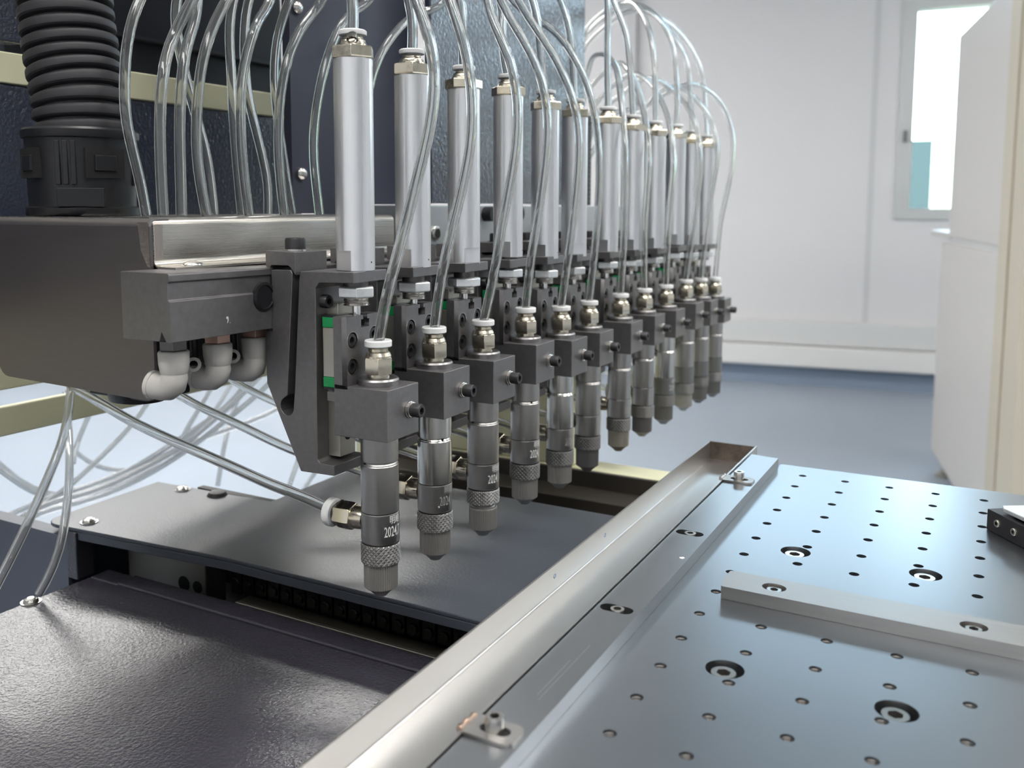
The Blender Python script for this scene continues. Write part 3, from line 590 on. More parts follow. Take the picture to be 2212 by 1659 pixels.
# locating bar
bar = empty('locating_bar', (0.06, -0.197, 0.0), label='flat bright metal bar screwed across the drilled table', cat='bar')
BS = [(0.0240, -0.1968), (0.0995, -0.1968), (0.175, -0.1968)]
ol = [(0.0036, -0.2057), (0.0042, -0.2064), (0.235, -0.2064), (0.235, -0.1872), (0.0056, -0.1868), (0.0030, -0.1880), (0.0026, -0.195)]
o = holed_plate('bar', ol, [slot(x, y, 0.0010, 0.0040) for x, y in BS], 0.0001, 0.0057, BARM, bar); o.location = -bar.location
mb = MB()
for x, y in BS: mb.prism(slot(x, y, 0.0010, 0.0040), 'z', 0.0001, 0.0004)
o = mb.build('hole_floor', HOLE, bar, smooth=0); o.location = -bar.location
for x, y in BS:
    o = cap_screw('bar_screw', 0.0033, 0.0045, (x, y-0.0002, 0.0004), 'z', 1, SCREW, bar, SOCKET); o.location = -bar.location

# black clamp block at the right edge
cl = empty('clamp_block', (0.1105, -0.058, 0.0), label='black metal clamp block with two socket screws at the right edge of the table', cat='clamp')
ca = atan2(-0.0229, 0.0167)
mb = MB(); mb.box(0, 0.075, 0.0, 0.011, 0.0001, 0.0111)
o = mb.build('block', BLACKOX, cl, smooth=0, bevel=0.0004); o.location = Vector((0.1019, -0.0532, 0))-cl.location; o.rotation_euler = (0, 0, ca)
for k in range(4):
    s_ = cap_screw('side_screw', 0.0019, 0.0012, (0.0085+0.0125*k, 0.0002, 0.0060), 'y', -1, GREYST, cl); s_.location = o.location; s_.rotation_euler = (0, 0, ca)
mb = MB().prism([(0.006, 0.004), (0.010, 0.0015), (0.075, 0.0035), (0.075, 0.030), (0.012, 0.026), (0.007, 0.020)], 'z', 0.0124, 0.0146)
s_ = mb.build('silver_top_plate', ZINC, cl, smooth=0, bevel=0.0005); s_.location = o.location; s_.rotation_euler = (0, 0, ca)
mb = MB().box(0.012, 0.072, 0.006, 0.024, 0.0111, 0.0124)
s_ = mb.build('spacer', BLACKOX, cl, smooth=0); s_.location = o.location; s_.rotation_euler = (0, 0, ca)

# ================================================================== GANTRY BEHIND THE HEADS
gc = empty('gantry_cover', (-0.45, -0.1, 0.1), label='dark navy sheet-metal gantry cover with textured panels and a pale cream band behind the tubes', cat='machine cover')
def gp(mb, name, m, bevel=0.0, sm=0):
    o = mb.build(name, m, gc, smooth=sm, bevel=bevel); o.location = -gc.location; return o
gp(MB().box(-0.470, -0.450, -0.75, 0.06, 0.100, 0.2436), 'lower_textured_panel', NAVY_TEX, 0.0015)
gp(MB().box(-0.470, -0.449, -0.75, 0.06, 0.2440, 0.2635), 'cream_band', CREAM, 0.001)
gp(MB().box(-0.470, -0.450, -0.75, -0.205, 0.270, 0.62), 'upper_textured_panel', NAVY_TEX, 0.0015)
gp(MB().box(-0.490, -0.470, -0.205, 0.06, 0.2635, 0.62), 'dark_recess_panel', mat('recess_black', (0.016, 0.017, 0.022), 0, 0.4), 0.001)
gp(MB().box(-0.472, -0.462, -0.20, 0.05, 0.290, 0.2925), 'recess_ledge', mat('recess_ledge_black', (0.03, 0.03, 0.036), 0, 0.4), 0)
gp(MB().box(-0.306, -0.300, -0.0970, -0.052, 0.125, 0.1628), 'navy_skirt', NAVY_SM)
gp(MB().box(-0.306, -0.300, -0.125, -0.052, 0.1628, 0.62), 'smooth_navy_panel_end', NAVY_SM)
gp(MB().box(-0.306, -0.300, -0.052, 0.012, 0.1690, 0.62), 'smooth_navy_panel', NAVY_SM, 0.0015)
gp(MB().box(-0.286, -0.280, 0.0094, 0.302, 0.1698, 0.62), 'glossy_textured_panel', NAVY_TEX, 0.0015)
for (y, z) in ((-0.1178, 0.2935), (-0.1168, 0.1885)):
    mb = MB().lathe([(0.0042, -0.300), (0.0044, -0.299), (0.0036, -0.2972), (0.0018, -0.2962)], (0, y, z), 'x', 20)
    gp(mb, 'button_screw', SCREW, sm=50)
# beams along the gantry
gf = empty('gantry_structure', (-0.48, -0.1, 0.0), label='cream painted pair of long gantry beams below the navy cover', cat='frame')
for (z0, z1, nm) in ((0.0209, 0.0400, 'lower_beam'), (0.0508, 0.098, 'upper_beam')):
    o = MB().box(-0.456, -0.450, -0.75, 0.45, z0, z1).build(nm, OLIVE, gf, smooth=0, bevel=0.001); o.location = -gf.location
# pale backing rail beyond the box
br_ = empty('backing_rail', (-0.30, 0.15, 0.128), label='pale grey metal backing rail below the glossy textured panel', cat='rail')
def brp(mb, name, m, bevel=0.0, sm=0):
    o = mb.build(name, m, br_, smooth=sm, bevel=bevel); o.location = -br_.location; return o
brp(MB().box(-0.345, -0.270, -0.05, 0.385, 0.1385, 0.1685), 'rail', mat('pale_alloy', (0.50, 0.53, 0.55), 0.6, 0.36), 0.001)
brp(MB().box(-0.345, -0.274, -0.05, 0.385, 0.118, 0.1375), 'lower_rail', mat('pale_alloy_low', (0.42, 0.45, 0.46), 0.6, 0.4), 0.001)
brp(MB().lathe([(0.0052, -0.272), (0.0056, -0.2685), (0.0046, -0.2678)], (0, -0.0014, 0.1475), 'x', 24), 'bushing', SCREW, sm=40)
brp(MB().lathe([(0.0036, -0.2685), (0.0036, -0.2674)], (0, -0.0014, 0.1475), 'x', 20), 'bushing_bore', HOLE, sm=40)
for y in (0.075, 0.125): brp(MB().lathe([(0.006, -0.272), (0.006, -0.262)], (0, y, 0.1615), 'x', 20), 'rubber_stop', BLACKP, sm=40)
# small black cable chain rising at the far end of the cover
vc = empty('vertical_cable_chain', (-0.262, 0.318, 0.168), label='narrow black ribbed cable chain standing upright past the end of the glossy textured panel', cat='cable chain')
lk2 = None
for k in range(20):
    if lk2 is None:
        mb = MB().box(-0.006, 0.006, -0.006, 0.006, 0, 0.00455); lk2 = mb.build('link', BLACKP, vc, smooth=0, bevel=0.0006); o = lk2
    else: o = lk2.copy(); COL.objects.link(o); o.parent = vc
    o.location = (-0.02, -0.012, 0.001+0.0046*k)

# ================================================================== MANIFOLD BOX
bx = empty('manifold_box', (-0.30, -0.2, 0.08), label='long brushed steel box the clear tubes plug into, with a satin dark end cap', cat='box')
def bp(mb, name, m, bevel=0.0, sm=0):
    o = mb.build(name, m, bx, smooth=sm, bevel=bevel); o.location = -bx.location; return o
r0 = 0.0038
prof = [(-0.356, 0.1605), (-0.356, 0.1622)] + fold(-0.2400-r0, 0.1622-r0, r0, pi/2, 0, 6) + [(-0.2400, 0.1425)] + fold(-0.2370, 0.1425, 0.003, pi, 1.5*pi, 5) + [(-0.2262, 0.1395), (-0.2262, 0.1384), (-0.2375, 0.1384)] + [(-0.2412, 0.1410), (-0.2412, 0.1605)]
bp(MB().prism(prof, 'y', -0.2905, -0.098), 'long_cover', BRUSH_X, 0.0, 30)
capo = [(-0.3585, 0.1618), (-0.3585, 0.094)] + fold(-0.3500, 0.0870, 0.0085, pi, 1.5*pi, 5)[1:] + [(-0.247, 0.0763)] + fold(-0.2457, 0.0818, 0.0055, 1.5*pi, 2*pi, 5) + [(-0.2402, 0.1590)] + fold(-0.2434, 0.1590, 0.0032, 0, pi/2, 4)
capo = [(x, min(z, 0.1580)) for x, z in capo]
bp(MB().prism(capo, 'y', -0.2925, -0.2906), 'end_cap', BOXEND, 0.0006)
foldp = [(-0.2925, 0.1580)] + fold(-0.2887, 0.1584, 0.0038, pi, pi/2, 6) + [(-0.2800, 0.1622), (-0.2800, 0.1612), (-0.2895, 0.1608), (-0.2912, 0.1580)]
bp(MB().prism(foldp, 'x', -0.3585, -0.2404), 'cap_fold', mat('highlit_fold_steel', (0.40, 0.37, 0.36), 0.95, 0.36), 0.0, 40)  # rounded edge of the end cap, its highlight painted as lighter steel
bp(MB().prism([(-0.2480, 0.1600), (-0.2408, 0.1600), (-0.2406, 0.1390), (-0.2425, 0.1400), (-0.2462, 0.1470)], 'y', -0.29255, -0.2920), 'ground_patch', WELD)
bp(MB().box(-0.355, -0.262, -0.2905, -0.10, 0.082, 0.1600), 'inner_body', DARK2)
mb = MB()
mb.prism([(-0.2404, 0.1600), (-0.2398, 0.1590), (-0.2397, 0.1430), (-0.2404, 0.1420)], 'y', -0.2900, -0.2850); bp(mb, 'ground_weld', WELD, 0.0003)
for y in (-0.2745, -0.17):
    bp(MB().lathe([(0.0052, 0.1395), (0.0052, 0.1400), (0.0040, 0.1410), (0.0018, 0.1416)], (-0.2325, y, 0), 'z', 24), 'dome_screw', SCREW, sm=50)
mb = MB().lathe([(0.004, 0.070), (0.012, 0.0720), (0.013, 0.0765)], (-0.2700, -0.278, 0), 'z', 24); mb.v = [(-0.27+(v[0]+0.27)*1.25, v[1], v[2]) for v in mb.v]
bp(mb, 'rubber_grommet', BLACKP, sm=50)
mb = MB().box(-0.292, -0.250, -0.289, -0.262, 0.0745, 0.082); bp(mb, 'grommet_plate', BLACKP, 0.001)

# ================================================================== MOUNTING BEAM with elbow fittings
def dz_at(y): return -0.0129*(y+0.235)
beam = empty('mounting_beam', (-0.222, 0.0, 0.108), label='dark grooved mounting beam that carries the whole row of heads', cat='beam')
Bx1, Bx0 = -0.2078, -0.2381
bprof = [(Bx0, 0.1378), (Bx1-0.0008, 0.1378), (Bx1, 0.1370), (Bx1, 0.1342), (Bx1-0.0010, 0.1336), (Bx1-0.0010, 0.1262), (Bx1, 0.1256), (Bx1, 0.1078), (Bx1-0.0030, 0.1078), (Bx1-0.0058, 0.1122), (Bx1-0.0072, 0.1080), (Bx0, 0.1078)]
mb = MB().prism(bprof, 'y', -0.311, 0.376); mb.v = [(x, y, z+dz_at(y)) for x, y, z in mb.v]
o = mb.build('beam', DARK, beam, smooth=0, bevel=0.0003); o.location = -beam.location
def bmp(mb, name, m, bevel=0.0, sm=0):
    o = mb.build(name, m, beam, smooth=sm, bevel=bevel); o.location = -beam.location; return o
bmp(MB().lathe([(0.0072, Bx1-0.001), (0.0072, Bx1+0.0006), (0.0058, Bx1+0.0010), (0.0056, Bx1+0.0004)], (0, -0.2535, 0.1240), 'x', 28), 'rubber_plug', BLACKP, sm=40)
# engraved mark: a small white comma shape and dot
mk = MB(); mk.prism([(-0.2786, 0.1166), (-0.2779, 0.1171), (-0.2772, 0.1166), (-0.2772, 0.1150), (-0.2778, 0.1139), (-0.2781, 0.1140), (-0.2777, 0.1150), (-0.2778, 0.1158), (-0.2785, 0.1160)], 'x', Bx1, Bx1+0.00008)
mk.box(Bx1, Bx1+0.00008, -0.2764, -0.2761, 0.1138, 0.1141); bmp(mk, 'white_scratch_mark', ENGRAVE)
def elbow(y, x=-0.2225):
    z0 = 0.1078
    e = MB().hexa(0.0066, z0-0.0052, z0+0.0002, (x, y, 0), 'z', 0.3); bmp(e, 'threaded_neck', COPPER if y > -0.285 else DARK2, 0.0002)
    e = MB().lathe([(0.0064, z0-0.0052), (0.0070, z0-0.0060), (0.0068, z0-0.0110), (0.0062, z0-0.0150), (0.0052, z0-0.0165)][::-1], (x, y, 0), 'z', 28)
    # rounded bend and arm to the left
    pts_ = [Vector((x, y, z0-0.014)), Vector((x, y, z0-0.0175)), Vector((x-0.0012, y, z0-0.0205)), Vector((x-0.004, y, z0-0.0222)), Vector((x-0.007, y-0.0006, z0-0.0224)), Vector((x-0.0112, y-0.0012, z0-0.0219))]
    sweep(e, pts_, 0.0056, 24, rf=lambda i: [0.0056, 0.0060, 0.0062, 0.0062, 0.0062, 0.0063][i])
    b_ = bmp(e, 'elbow_body', ELBOWP, sm=55)
    e = MB(); sweep(e, [Vector((x-0.0112, y-0.0012, z0-0.0219)), Vector((x-0.0132, y-0.0015, z0-0.0217))], 0.0066, 24); bmp(e, 'release_ring', ELBOWP, sm=40)
    e = MB(); sweep(e, catmull([Vector((x-0.0132, y-0.0015, z0-0.0217)), Vector((x-0.0190, y+0.003, z0-0.0212)), Vector((x-0.026, y+0.010, z0-0.0215)), Vector((x-0.031, y+0.02, z0-0.023))]), 0.0029, 14); bmp(e, 'tube_stub', mat('milky_tube', (0.70, 0.66, 0.56), 0, 0.3), sm=60)
    # rib along the body
for y in (-0.2967, -0.2700, -0.2450): elbow(y)
for (y, z) in ((-0.2784, 0.0938), (-0.2530, 0.0941)):
    e = MB(); o_ = (-0.2255, y-0.004, z); vs = []; n = 20
    sweep(e, [Vector(o_), Vector(o_)-Vector((0.71, -0.69, 0.12))*0.006], 0.0034, 20, inner=0.0019); bmp(e, 'open_port', ELBOWP, sm=40)
    e = MB(); sweep(e, [Vector(o_)-Vector((0.71, -0.69, 0.12))*0.0045, Vector(o_)-Vector((0.71, -0.69, 0.12))*0.007+Vector((0, 0, 0.004)), Vector(o_)-Vector((0.71, -0.69, 0.12))*0.008+Vector((0, 0, 0.012))], 0.0024, 14); bmp(e, 'port_hose', BLACKP, sm=40)

# ================================================================== CORRUGATED CONDUIT AND GLAND
HC = Vector((-0.3245, -0.2620, 0.0))
hs = empty('corrugated_conduit', (HC.x, HC.y, 0.1625), label='thick black corrugated conduit with a snap gland standing on the steel box at upper left', cat='conduit')
def hp(mb, name, m, bevel=0.0, sm=0, par=None):
    o = mb.build(name, m, hs, smooth=sm, bevel=bevel); o.location = -hs.location; return o
g = MB().lathe([(0.0272, 0.1625), (0.0278, 0.1635), (0.0278, 0.1665), (0.0262, 0.1672), (0.0266, 0.1860), (0.0272, 0.2015), (0.0284, 0.2020), (0.0288, 0.2035), (0.0288, 0.2058), (0.0276, 0.2070), (0.0215, 0.2074)], (HC.x, HC.y, 0), 'z', 64)
hp(g, 'gland_body', BLACKP, 0.0, 35)
def radial_box(mb, az, r0, r1, hw, z0, z1, taper=0.0):
    c, s = cos(az), sin(az); d = Vector((c, s, 0)); n = Vector((-s, c, 0))
    P = lambda r, w, z: HC + d*r + n*w + Vector((0, 0, z))
    return mb.add([P(r0,-hw,z0),P(r1,-hw+taper,z0+taper),P(r1,hw-taper,z0+taper),P(r0,hw,z0),P(r0,-hw,z1),P(r1,-hw+taper,z1-taper),P(r1,hw-taper,z1-taper),P(r0,hw,z1)],
                  [(0,3,2,1),(4,5,6,7),(0,1,5,4),(1,2,6,5),(2,3,7,6),(3,0,4,7)])
for az in (radians(-14), radians(-104), radians(76), radians(166)):
    hp(radial_box(MB(), az, 0.024, 0.02735, 0.0100, 0.1815, 0.1965), 'window_recess', HOLE)
    hp(radial_box(MB(), az, 0.024, 0.0286, 0.0066, 0.1840, 0.1940, 0.0012), 'locking_tab', BLACKP, 0.0004)
for az in (-62, -54, -46, -142, 30): hp(radial_box(MB(), radians(az), 0.024, 0.0275, 0.0013, 0.1780, 0.2000), 'gland_rib', BLACKP, 0.0004)
hp(radial_box(MB(), radians(-40), 0.024, 0.0272, 0.0110, 0.1670, 0.1765), 'gland_flat', BLACKP, 0.0004)
path = catmull([HC+Vector((0.002, 0, 0.2040)), HC+Vector((0.0005, 0, 0.222)), HC+Vector((-0.0040, 0, 0.245)), HC+Vector((-0.0078, 0, 0.275)), HC+Vector((-0.011, 0.004, 0.32)), HC+Vector((-0.010, 0.02, 0.38)), HC+Vector((-0.004, 0.06, 0.45))], 0.0016)
L_ = [0.0]
for i in range(1, len(path)): L_.append(L_[-1]+(path[i]-path[i-1]).length)
pitch = 0.0074; fine = []; rr = []
tot = L_[-1]; n_ = int(tot/pitch)*10; j = 0
for k in range(n_+1):
    d = tot*k/n_
    while j < len(L_)-2 and L_[j+1] < d: j += 1
    f_ = (d-L_[j])/max(1e-9, L_[j+1]-L_[j]); fine.append(path[j].lerp(path[j+1], f_)); ph = k % 10
    rr.append([0.0198, 0.0226, 0.0235, 0.0237, 0.0237, 0.0237, 0.0237, 0.0235, 0.0226, 0.0198][ph])
hp(sweep(MB(), fine, 0.02, 48, rf=lambda i: rr[i]), 'corrugated_hose', RUBBER, sm=24)

gb = [c for c in hs.children if c.name.startswith('gland_body')][0]
for c in list(hs.children):
    if c.name.split('.')[0] in ('window_recess', 'locking_tab', 'gland_rib', 'gland_flat'): c.parent = gb; c.location = (0, 0, 0)

# ================================================================== THE ROW OF TWELVE HEADS
YS = [-0.2351, -0.1844, -0.1323, -0.0786, -0.0257, 0.0226, 0.0877, 0.1426, 0.1987, 0.2576, 0.3077, 0.3588]
ZV = [0.0, 0.0005, -0.0014, 0.0006, -0.0034, -0.0040, -0.0042, -0.0045, -0.0055, -0.0049, -0.0069, -0.0098]   # valve heights (each slide rests at its own height)
ZC = [0.0, -0.0013, -0.0026, -0.0008, -0.0045, -0.0052, -0.0047, -0.0061, -0.0065, -0.0049, -0.0067, -0.0078]
XO = [0] + [-.001]*5 + [-.002]*6
ORD = ['nearest', 'second nearest', 'third nearest', 'fourth nearest', 'fifth nearest', 'sixth nearest', 'seventh nearest', 'fifth from the far end', 'fourth from the far end', 'third from the far end', 'second from the far end', 'farthest']
W2 = 0.013

# ---- clamp bracket
def make_bracket():
    r = empty('head_bracket', (-0.19, 0, 0.0388))
    def ap(mb, name, m, bevel=0.0, sm=0, par=None):
        o = mb.build(name, m, r, smooth=sm, bevel=bevel); o.location = -r.location; return o
    arc_ = [(-0.1996+0.0042*cos(a), 0.0702+0.0044*sin(a)) for a in [radians(100+(370-100)*k/14) for k in range(15)]]
    prof = [(-0.1897, 0.1366), (-0.158, 0.1372), (-0.158, 0.1321), (-0.1784, 0.1315), (-0.1806, 0.1288), (-0.1812, 0.0460), (-0.1800, 0.0446), (-0.1711, 0.0443), (-0.1711, 0.0393), (-0.1918, 0.0388), (-0.2122, 0.0804), (-0.2125, 0.1068),
            (-0.2078, 0.1068), (-0.2078, 0.1367), (-0.1957, 0.1371), (-0.1944, 0.1353), (-0.1993, 0.0757)] + arc_[1:] + [(-0.1948, 0.0760), (-0.1903, 0.1330)]
    ap(MB().prism(prof, 'y', -W2, W2), 'bracket_body', DARK, 0.00035)
    ap(MB().box(-0.1905, -0.1809, W2-0.006, W2, 0.05, 0.13), 'web', DARK2)
    cap = [(-0.2112, 0.1385), (-0.2112, 0.1460), (-0.1926, 0.1455), (-0.1926, 0.1345), (-0.1956, 0.1382), (-0.1972, 0.1390), (-0.2075, 0.1390), (-0.2085, 0.1378), (-0.2105, 0.1378)]
    ap(MB().prism(cap, 'y', -W2, 0.0108), 'clamp_jaw', DARK, 0.0003)
    ap(MB().lathe([(0.0066, 0.1456), (0.0066, 0.1465)], (-0.2026, -0.001, 0), 'z', 28), 'clamp_washer', SCREW, sm=30)
    s = cap_screw('clamp_cap_screw', 0.0051, 0.0055, (-0.2026, -0.001, 0.1464), 'z', 1, BLACKOX, r); s.location = -r.location
    s = cap_screw('back_cap_screw', 0.0033, 0.0042, (-0.1812, -0.0072, 0.1222), 'x', 1, BLACKOX, r); s.location = -r.location
    ap(MB().box(-0.1812, -0.1740, -0.0045, 0.0075, 0.0462, 0.1215), 'slide_rail', GREYST, 0.0004)
    s = cap_screw('rail_screw', 0.0023, 0.0006, (-0.1742, 0.0015, 0.0560), 'x', 1, BLACKOX, r); s.location = -r.location
    sp = MB(); sweep(sp, [Vector((-0.1965+0.0008*cos(t*0.9), -0.004+0.0028*sin(t*0.9), 0.1215-0.0007*t)) for t in range(18)], 0.0005, 6); ap(sp, 'set_screw_thread', BLACKOX, sm=60)
    return r

# ---- air cylinder
def make_cylinder(flat_az=-1.82):
    r = empty('air_cylinder', (0, 0, 0.1372))
    def ap(mb, name, m, bevel=0.0, sm=35):
        o = mb.build(name, m, r, smooth=sm, bevel=bevel); o.location = (0, 0, -0.1372); return o
    R0 = 0.0092
    ap(MB().lathe([(R0-0.0004, 0.1466), (R0, 0.1467), (R0, 0.2349), (R0-0.0004, 0.2353)], seg=64), 'barrel', BARREL)
    # foot of the barrel with a milled wrench flat
    fl = 0.0072; seg = 64; ring = []
    for k in range(seg):
        a = 2*pi*k/seg; x, y = R0*cos(a), R0*sin(a); d = x*cos(flat_az)+y*sin(flat_az)
        if d > fl: x -= (d-fl)*cos(flat_az); y -= (d-fl)*sin(flat_az)
        ring.append((x, y))
    ap(MB().prism(ring, 'z', 0.1373, 0.1468), 'barrel_foot', BARREL, sm=30)
    ap(MB().hexa(0.0106, 0.2353, 0.2407, rot=-1.0, ch=0.05), 'hex_fitting', NICKEL, 0.0002, 30)
    ap(MB().lathe([(0.0072, 0.2405), (0.0070, 0.2414), (0.0062, 0.2424), (0.0059, 0.2436), (0.0050, 0.2442), (0.0046, 0.2452), (0.0046, 0.2460)], seg=32), 'fitting_neck', NICKEL, sm=25)
    ap(MB().lathe([(0.0050, 0.2456), (0.0064, 0.2460), (0.0066, 0.2468), (0.0066, 0.2478), (0.0060, 0.2483), (0.0032, 0.2483)], seg=36), 'release_ring', WHITEP, sm=40)
    ap(MB().hexa(0.0094, 0.1243, 0.1296, rot=-0.92, ch=0.08), 'lock_nut', ZINC, 0.0003, 30)
    pr = []
    for q in range(4): pr += [(0.0064-0.0003*q*0.4, 0.1206+0.0011*q), (0.0058, 0.12115+0.0011*q)]
    pr += [(0.0060, 0.1248)]
    ap(MB().lathe(pr, seg=32), 'threaded_nose', SCREW, sm=25)
    ap(MB().lathe([(0.0060, 0.1296), (0.0060, 0.1376)], seg=24), 'threaded_shank', DARK2)
    ap(MB().lathe([(0.0021, 0.1120), (0.0021, 0.1210)], seg=24), 'piston_rod', CHROME)
    ap(MB().lathe([(0.00045, R0-0.0002), (0.00045, R0+0.00005)][::1], (0, 0, 0.1412), 'x', 10), 'pin_hole', HOLE)
    return r

# ---- dispensing valve on its slide
def text_mesh(body, size, sx=0.72):
    cu = bpy.data.curves.new('t', 'FONT'); cu.body = body; cu.size = size; cu.resolution_u = 3; cu.offset = size*0.012
    t = bpy.data.objects.new('t', cu); COL.objects.link(t)
    dg = bpy.context.evaluated_depsgraph_get(); dg.update(); me = bpy.data.meshes.new_from_object(t.evaluated_get(dg))
    V = [(v.co.x*sx, v.co.y) for v in me.vertices]; Fc = [tuple(p.vertices) for p in me.polygons]
    bpy.data.objects.remove(t); bpy.data.curves.remove(cu); return V, Fc
def wrap(mb, VF, a0, z, R):
    V, Fc = VF; mb.add([(R*cos(a0+x/R), R*sin(a0+x/R), z+y) for x, y in V], Fc)
RIBN = 48
def rib(k, h): return 1.0 if k % 2 else 0.962
def make_valve():
    r = empty('dispensing_valve', (-0.154, 0, 0.0593))
    def ap(mb, name, m, bevel=0.0, sm=13, par=None, c=(-0.154, 0, 0)):
        mb.v = [(v[0]+c[0], v[1]+c[1], v[2]+c[2]) for v in mb.v]
        o = mb.build(name, m, par or r, smooth=sm, bevel=bevel)
        o.location = -r.location if not par else (0, 0, 0)
        return o
    Z = (0, 0, 0)
    # machined slide plate with counterbores (built flat then stood up), block, nub
    ol = [(-W2, 0.0820), (W2, 0.0820), (W2, 0.1160), (0.0032, 0.1160), (0.0032, 0.1140), (0.0046, 0.1140), (0.0046, 0.1102), (-0.0018, 0.1102), (-0.0018, 0.1140), (-0.0002, 0.1140), (-0.0002, 0.1160), (-W2, 0.1160)]
    hs_ = [(-0.0086, 0.1048), (-0.0086, 0.0922), (0.0084, 0.1058), (0.0084, 0.0930)]
    pl_ = holed_plate('slide_plate', ol, [circ(a, b, 0.0039, 24) for a, b in hs_], 0, 0.0030, DARK, r)
    for v in pl_.data.vertices: x, y, z = v.co; v.co = (-0.1655+z, x, y)
    pl_.location = -r.location
    ap(MB().box(-0.1704, -0.1654, -W2, W2, 0.0820, 0.1102), 'plate_back', DARK, 0.0, 0, c=Z)
    mb = MB().box(-0.1704, -0.1654, -W2, -0.0020, 0.1102, 0.1160); mb.box(-0.1704, -0.1654, 0.0048, W2, 0.1102, 0.1160); ap(mb, 'plate_ears', DARK, 0.0, 0, c=Z)
    for a, b in hs_:
        s = cap_screw('plate_screw', 0.0034, 0.0024, (-0.1652, a, b), 'x', 1, BLACKOX, r); s.location = -r.location
        o = ap(MB().ring(0.00385, 0.0042, -0.1626, -0.16245, (0, a, b)), 'bore_edge', SCREW, 0, 0, c=Z)
    bl = [(-0.1704, 0.0593), (-0.1400, 0.0593), (-0.1400, 0.0835), (-0.1632, 0.0835), (-0.1640, 0.0842), (-0.1704, 0.0842)]
    ap(MB().prism(bl, 'y', -W2, W2), 'block', DARK, 0.00035, 0, c=Z)
    ap(MB().box(-0.1746, -0.1700, -W2, W2, 0.0755, 0.0800), 'slide_key', DARK, 0.0002, 0, c=Z)
    # slide carriage with green end caps
    ap(MB().box(-0.1788, -0.1705, -0.0105, 0.0105, 0.0864, 0.1102), 'carriage', GREYST, 0.0004, 0, c=Z)
    for z0, z1 in ((0.1102, 0.1152), (0.0815, 0.0864)): ap(MB().box(-0.1788, -0.1704, -0.0107, 0.0107, z0, z1), 'green_end_cap', GREEN, 0.0004, 0, c=Z)
    for z0, z1 in ((0.1152, 0.1161), (0.0805, 0.0815)): ap(MB().box(-0.1786, -0.1706, -0.0105, 0.0105, z0, z1), 'seal', BLACKP, 0, 0, c=Z)
    # clamp screw with two washers on the right face
    for x, rr_ in ((-0.1400, 0.0040), (-0.1389, 0.0038)): ap(MB().lathe([(rr_*0.9, x), (rr_, x+0.0002), (rr_, x+0.0008), (rr_*0.9, x+0.0010)], (0, 0.0050, 0.0716), 'x', 24), 'washer', SCREW, 0, 30, c=Z)
    s = cap_screw('clamp_screw', 0.0033, 0.0050, (-0.1379, 0.0050, 0.0716), 'x', 1, BLACKOX, r); s.location = -r.location
    # top flange and push-in fitting
    ap(MB().lathe([(0.0097, 0.0835), (0.0098, 0.0858), (0.0092, 0.0867), (0.0076, 0.0870), (0.0050, 0.0870)], seg=48), 'top_flange', mat('dark_turned_flange', (0.27, 0.26, 0.26), 0.95, 0.33))
    ap(MB().lathe([(0.0052, 0.0862), (0.0054, 0.0868), (0.0054, 0.0884), (0.0050, 0.0890)], seg=32), 'fitting_base', NICKEL)
    ap(MB().hexa(0.0073, 0.0886, 0.0966, rot=-0.95, ch=0.04), 'fitting_hex', NICKEL, 0.0003, 30)
    ap(MB().lathe([(0.0062, 0.0962), (0.0062, 0.0972), (0.0055, 0.0988), (0.0050, 0.0992), (0.0047, 0.0994), (0.0047, 0.1006), (0.0052, 0.1010)], seg=36), 'fitting_dome', NICKEL)
    ap(MB().lathe([(0.0044, 0.1008), (0.0062, 0.1014), (0.0065, 0.1018), (0.0065, 0.1041), (0.0062, 0.1046), (0.0030, 0.1046)], seg=36), 'release_ring', WHITEP)
    # valve body
    body = ap(MB().lathe([(0.0091, 0.0223), (0.0091, 0.0448), (0.0088, 0.0452), (0.0088, 0.0456), (0.0084, 0.0462), (0.0084, 0.0466), (0.0090, 0.0470), (0.0090, 0.0600)], seg=64), 'valve_body', VALVE)
    o = ap(MB().lathe([(0.00060, 0.0078), (0.00060, 0.00895)], (0, 0, 0.0463), 'x', 12), 'bleed_hole', HOLE, c=Z); o.location.x += -0.154
    ap(MB().lathe([(0.0089, 0.0218), (0.0089, 0.0224)], seg=48), 'joint_line', LINE)
    ring = ap(MB().lathe([(0.0091, 0.0072), (0.00925, 0.0076), (0.00925, 0.0214), (0.0091, 0.0218)], seg=64), 'engraved_ring', VALVE)
    ap(MB().lathe([(0.0089, 0.0064), (0.0089, 0.0073)], seg=48), 'lower_joint_line', LINE)
    # diamond-knurled ring: real relief
    n, mrows = 144, 24; vs = []; fs = []
    for j in range(mrows+1):
        z = -0.0033+(0.0064+0.0033)*j/mrows
        for k in range(n):
            u_ = abs(((k+j*1.0) % 6)-3)/3; w_ = abs(((k-j*1.0) % 6)-3)/3
            rr_ = 0.00922 + 0.00036*min(1.0, 1.5*min(u_, w_))
            if j in (0, mrows): rr_ = 0.0092
            vs.append((rr_*cos(2*pi*k/n), rr_*sin(2*pi*k/n), z))
    for j in range(mrows):
        for k in range(n): fs.append((j*n+k, j*n+(k+1) % n, (j+1)*n+(k+1) % n, (j+1)*n+k))
    fs += [tuple(range(n))[::-1], tuple(range(mrows*n, (mrows+1)*n))]
    ap(MB().add(vs, fs), 'knurled_ring', KNURL, sm=0)
    ap(MB().lathe([(0.0070, -0.0040), (0.0074, -0.0163)][::-1] if False else [(0.0074, -0.0163), (0.0082, -0.0158), (0.0083, -0.0040), (0.0080, -0.0033)], seg=2*RIBN, rfun=rib), 'ribbed_cap', CAPM, sm=0)
    ap(MB().lathe([(0.0030, -0.0204), (0.0034, -0.0198), (0.0052, -0.0180), (0.0074, -0.0163)], seg=40), 'nozzle_tip', KNURL)
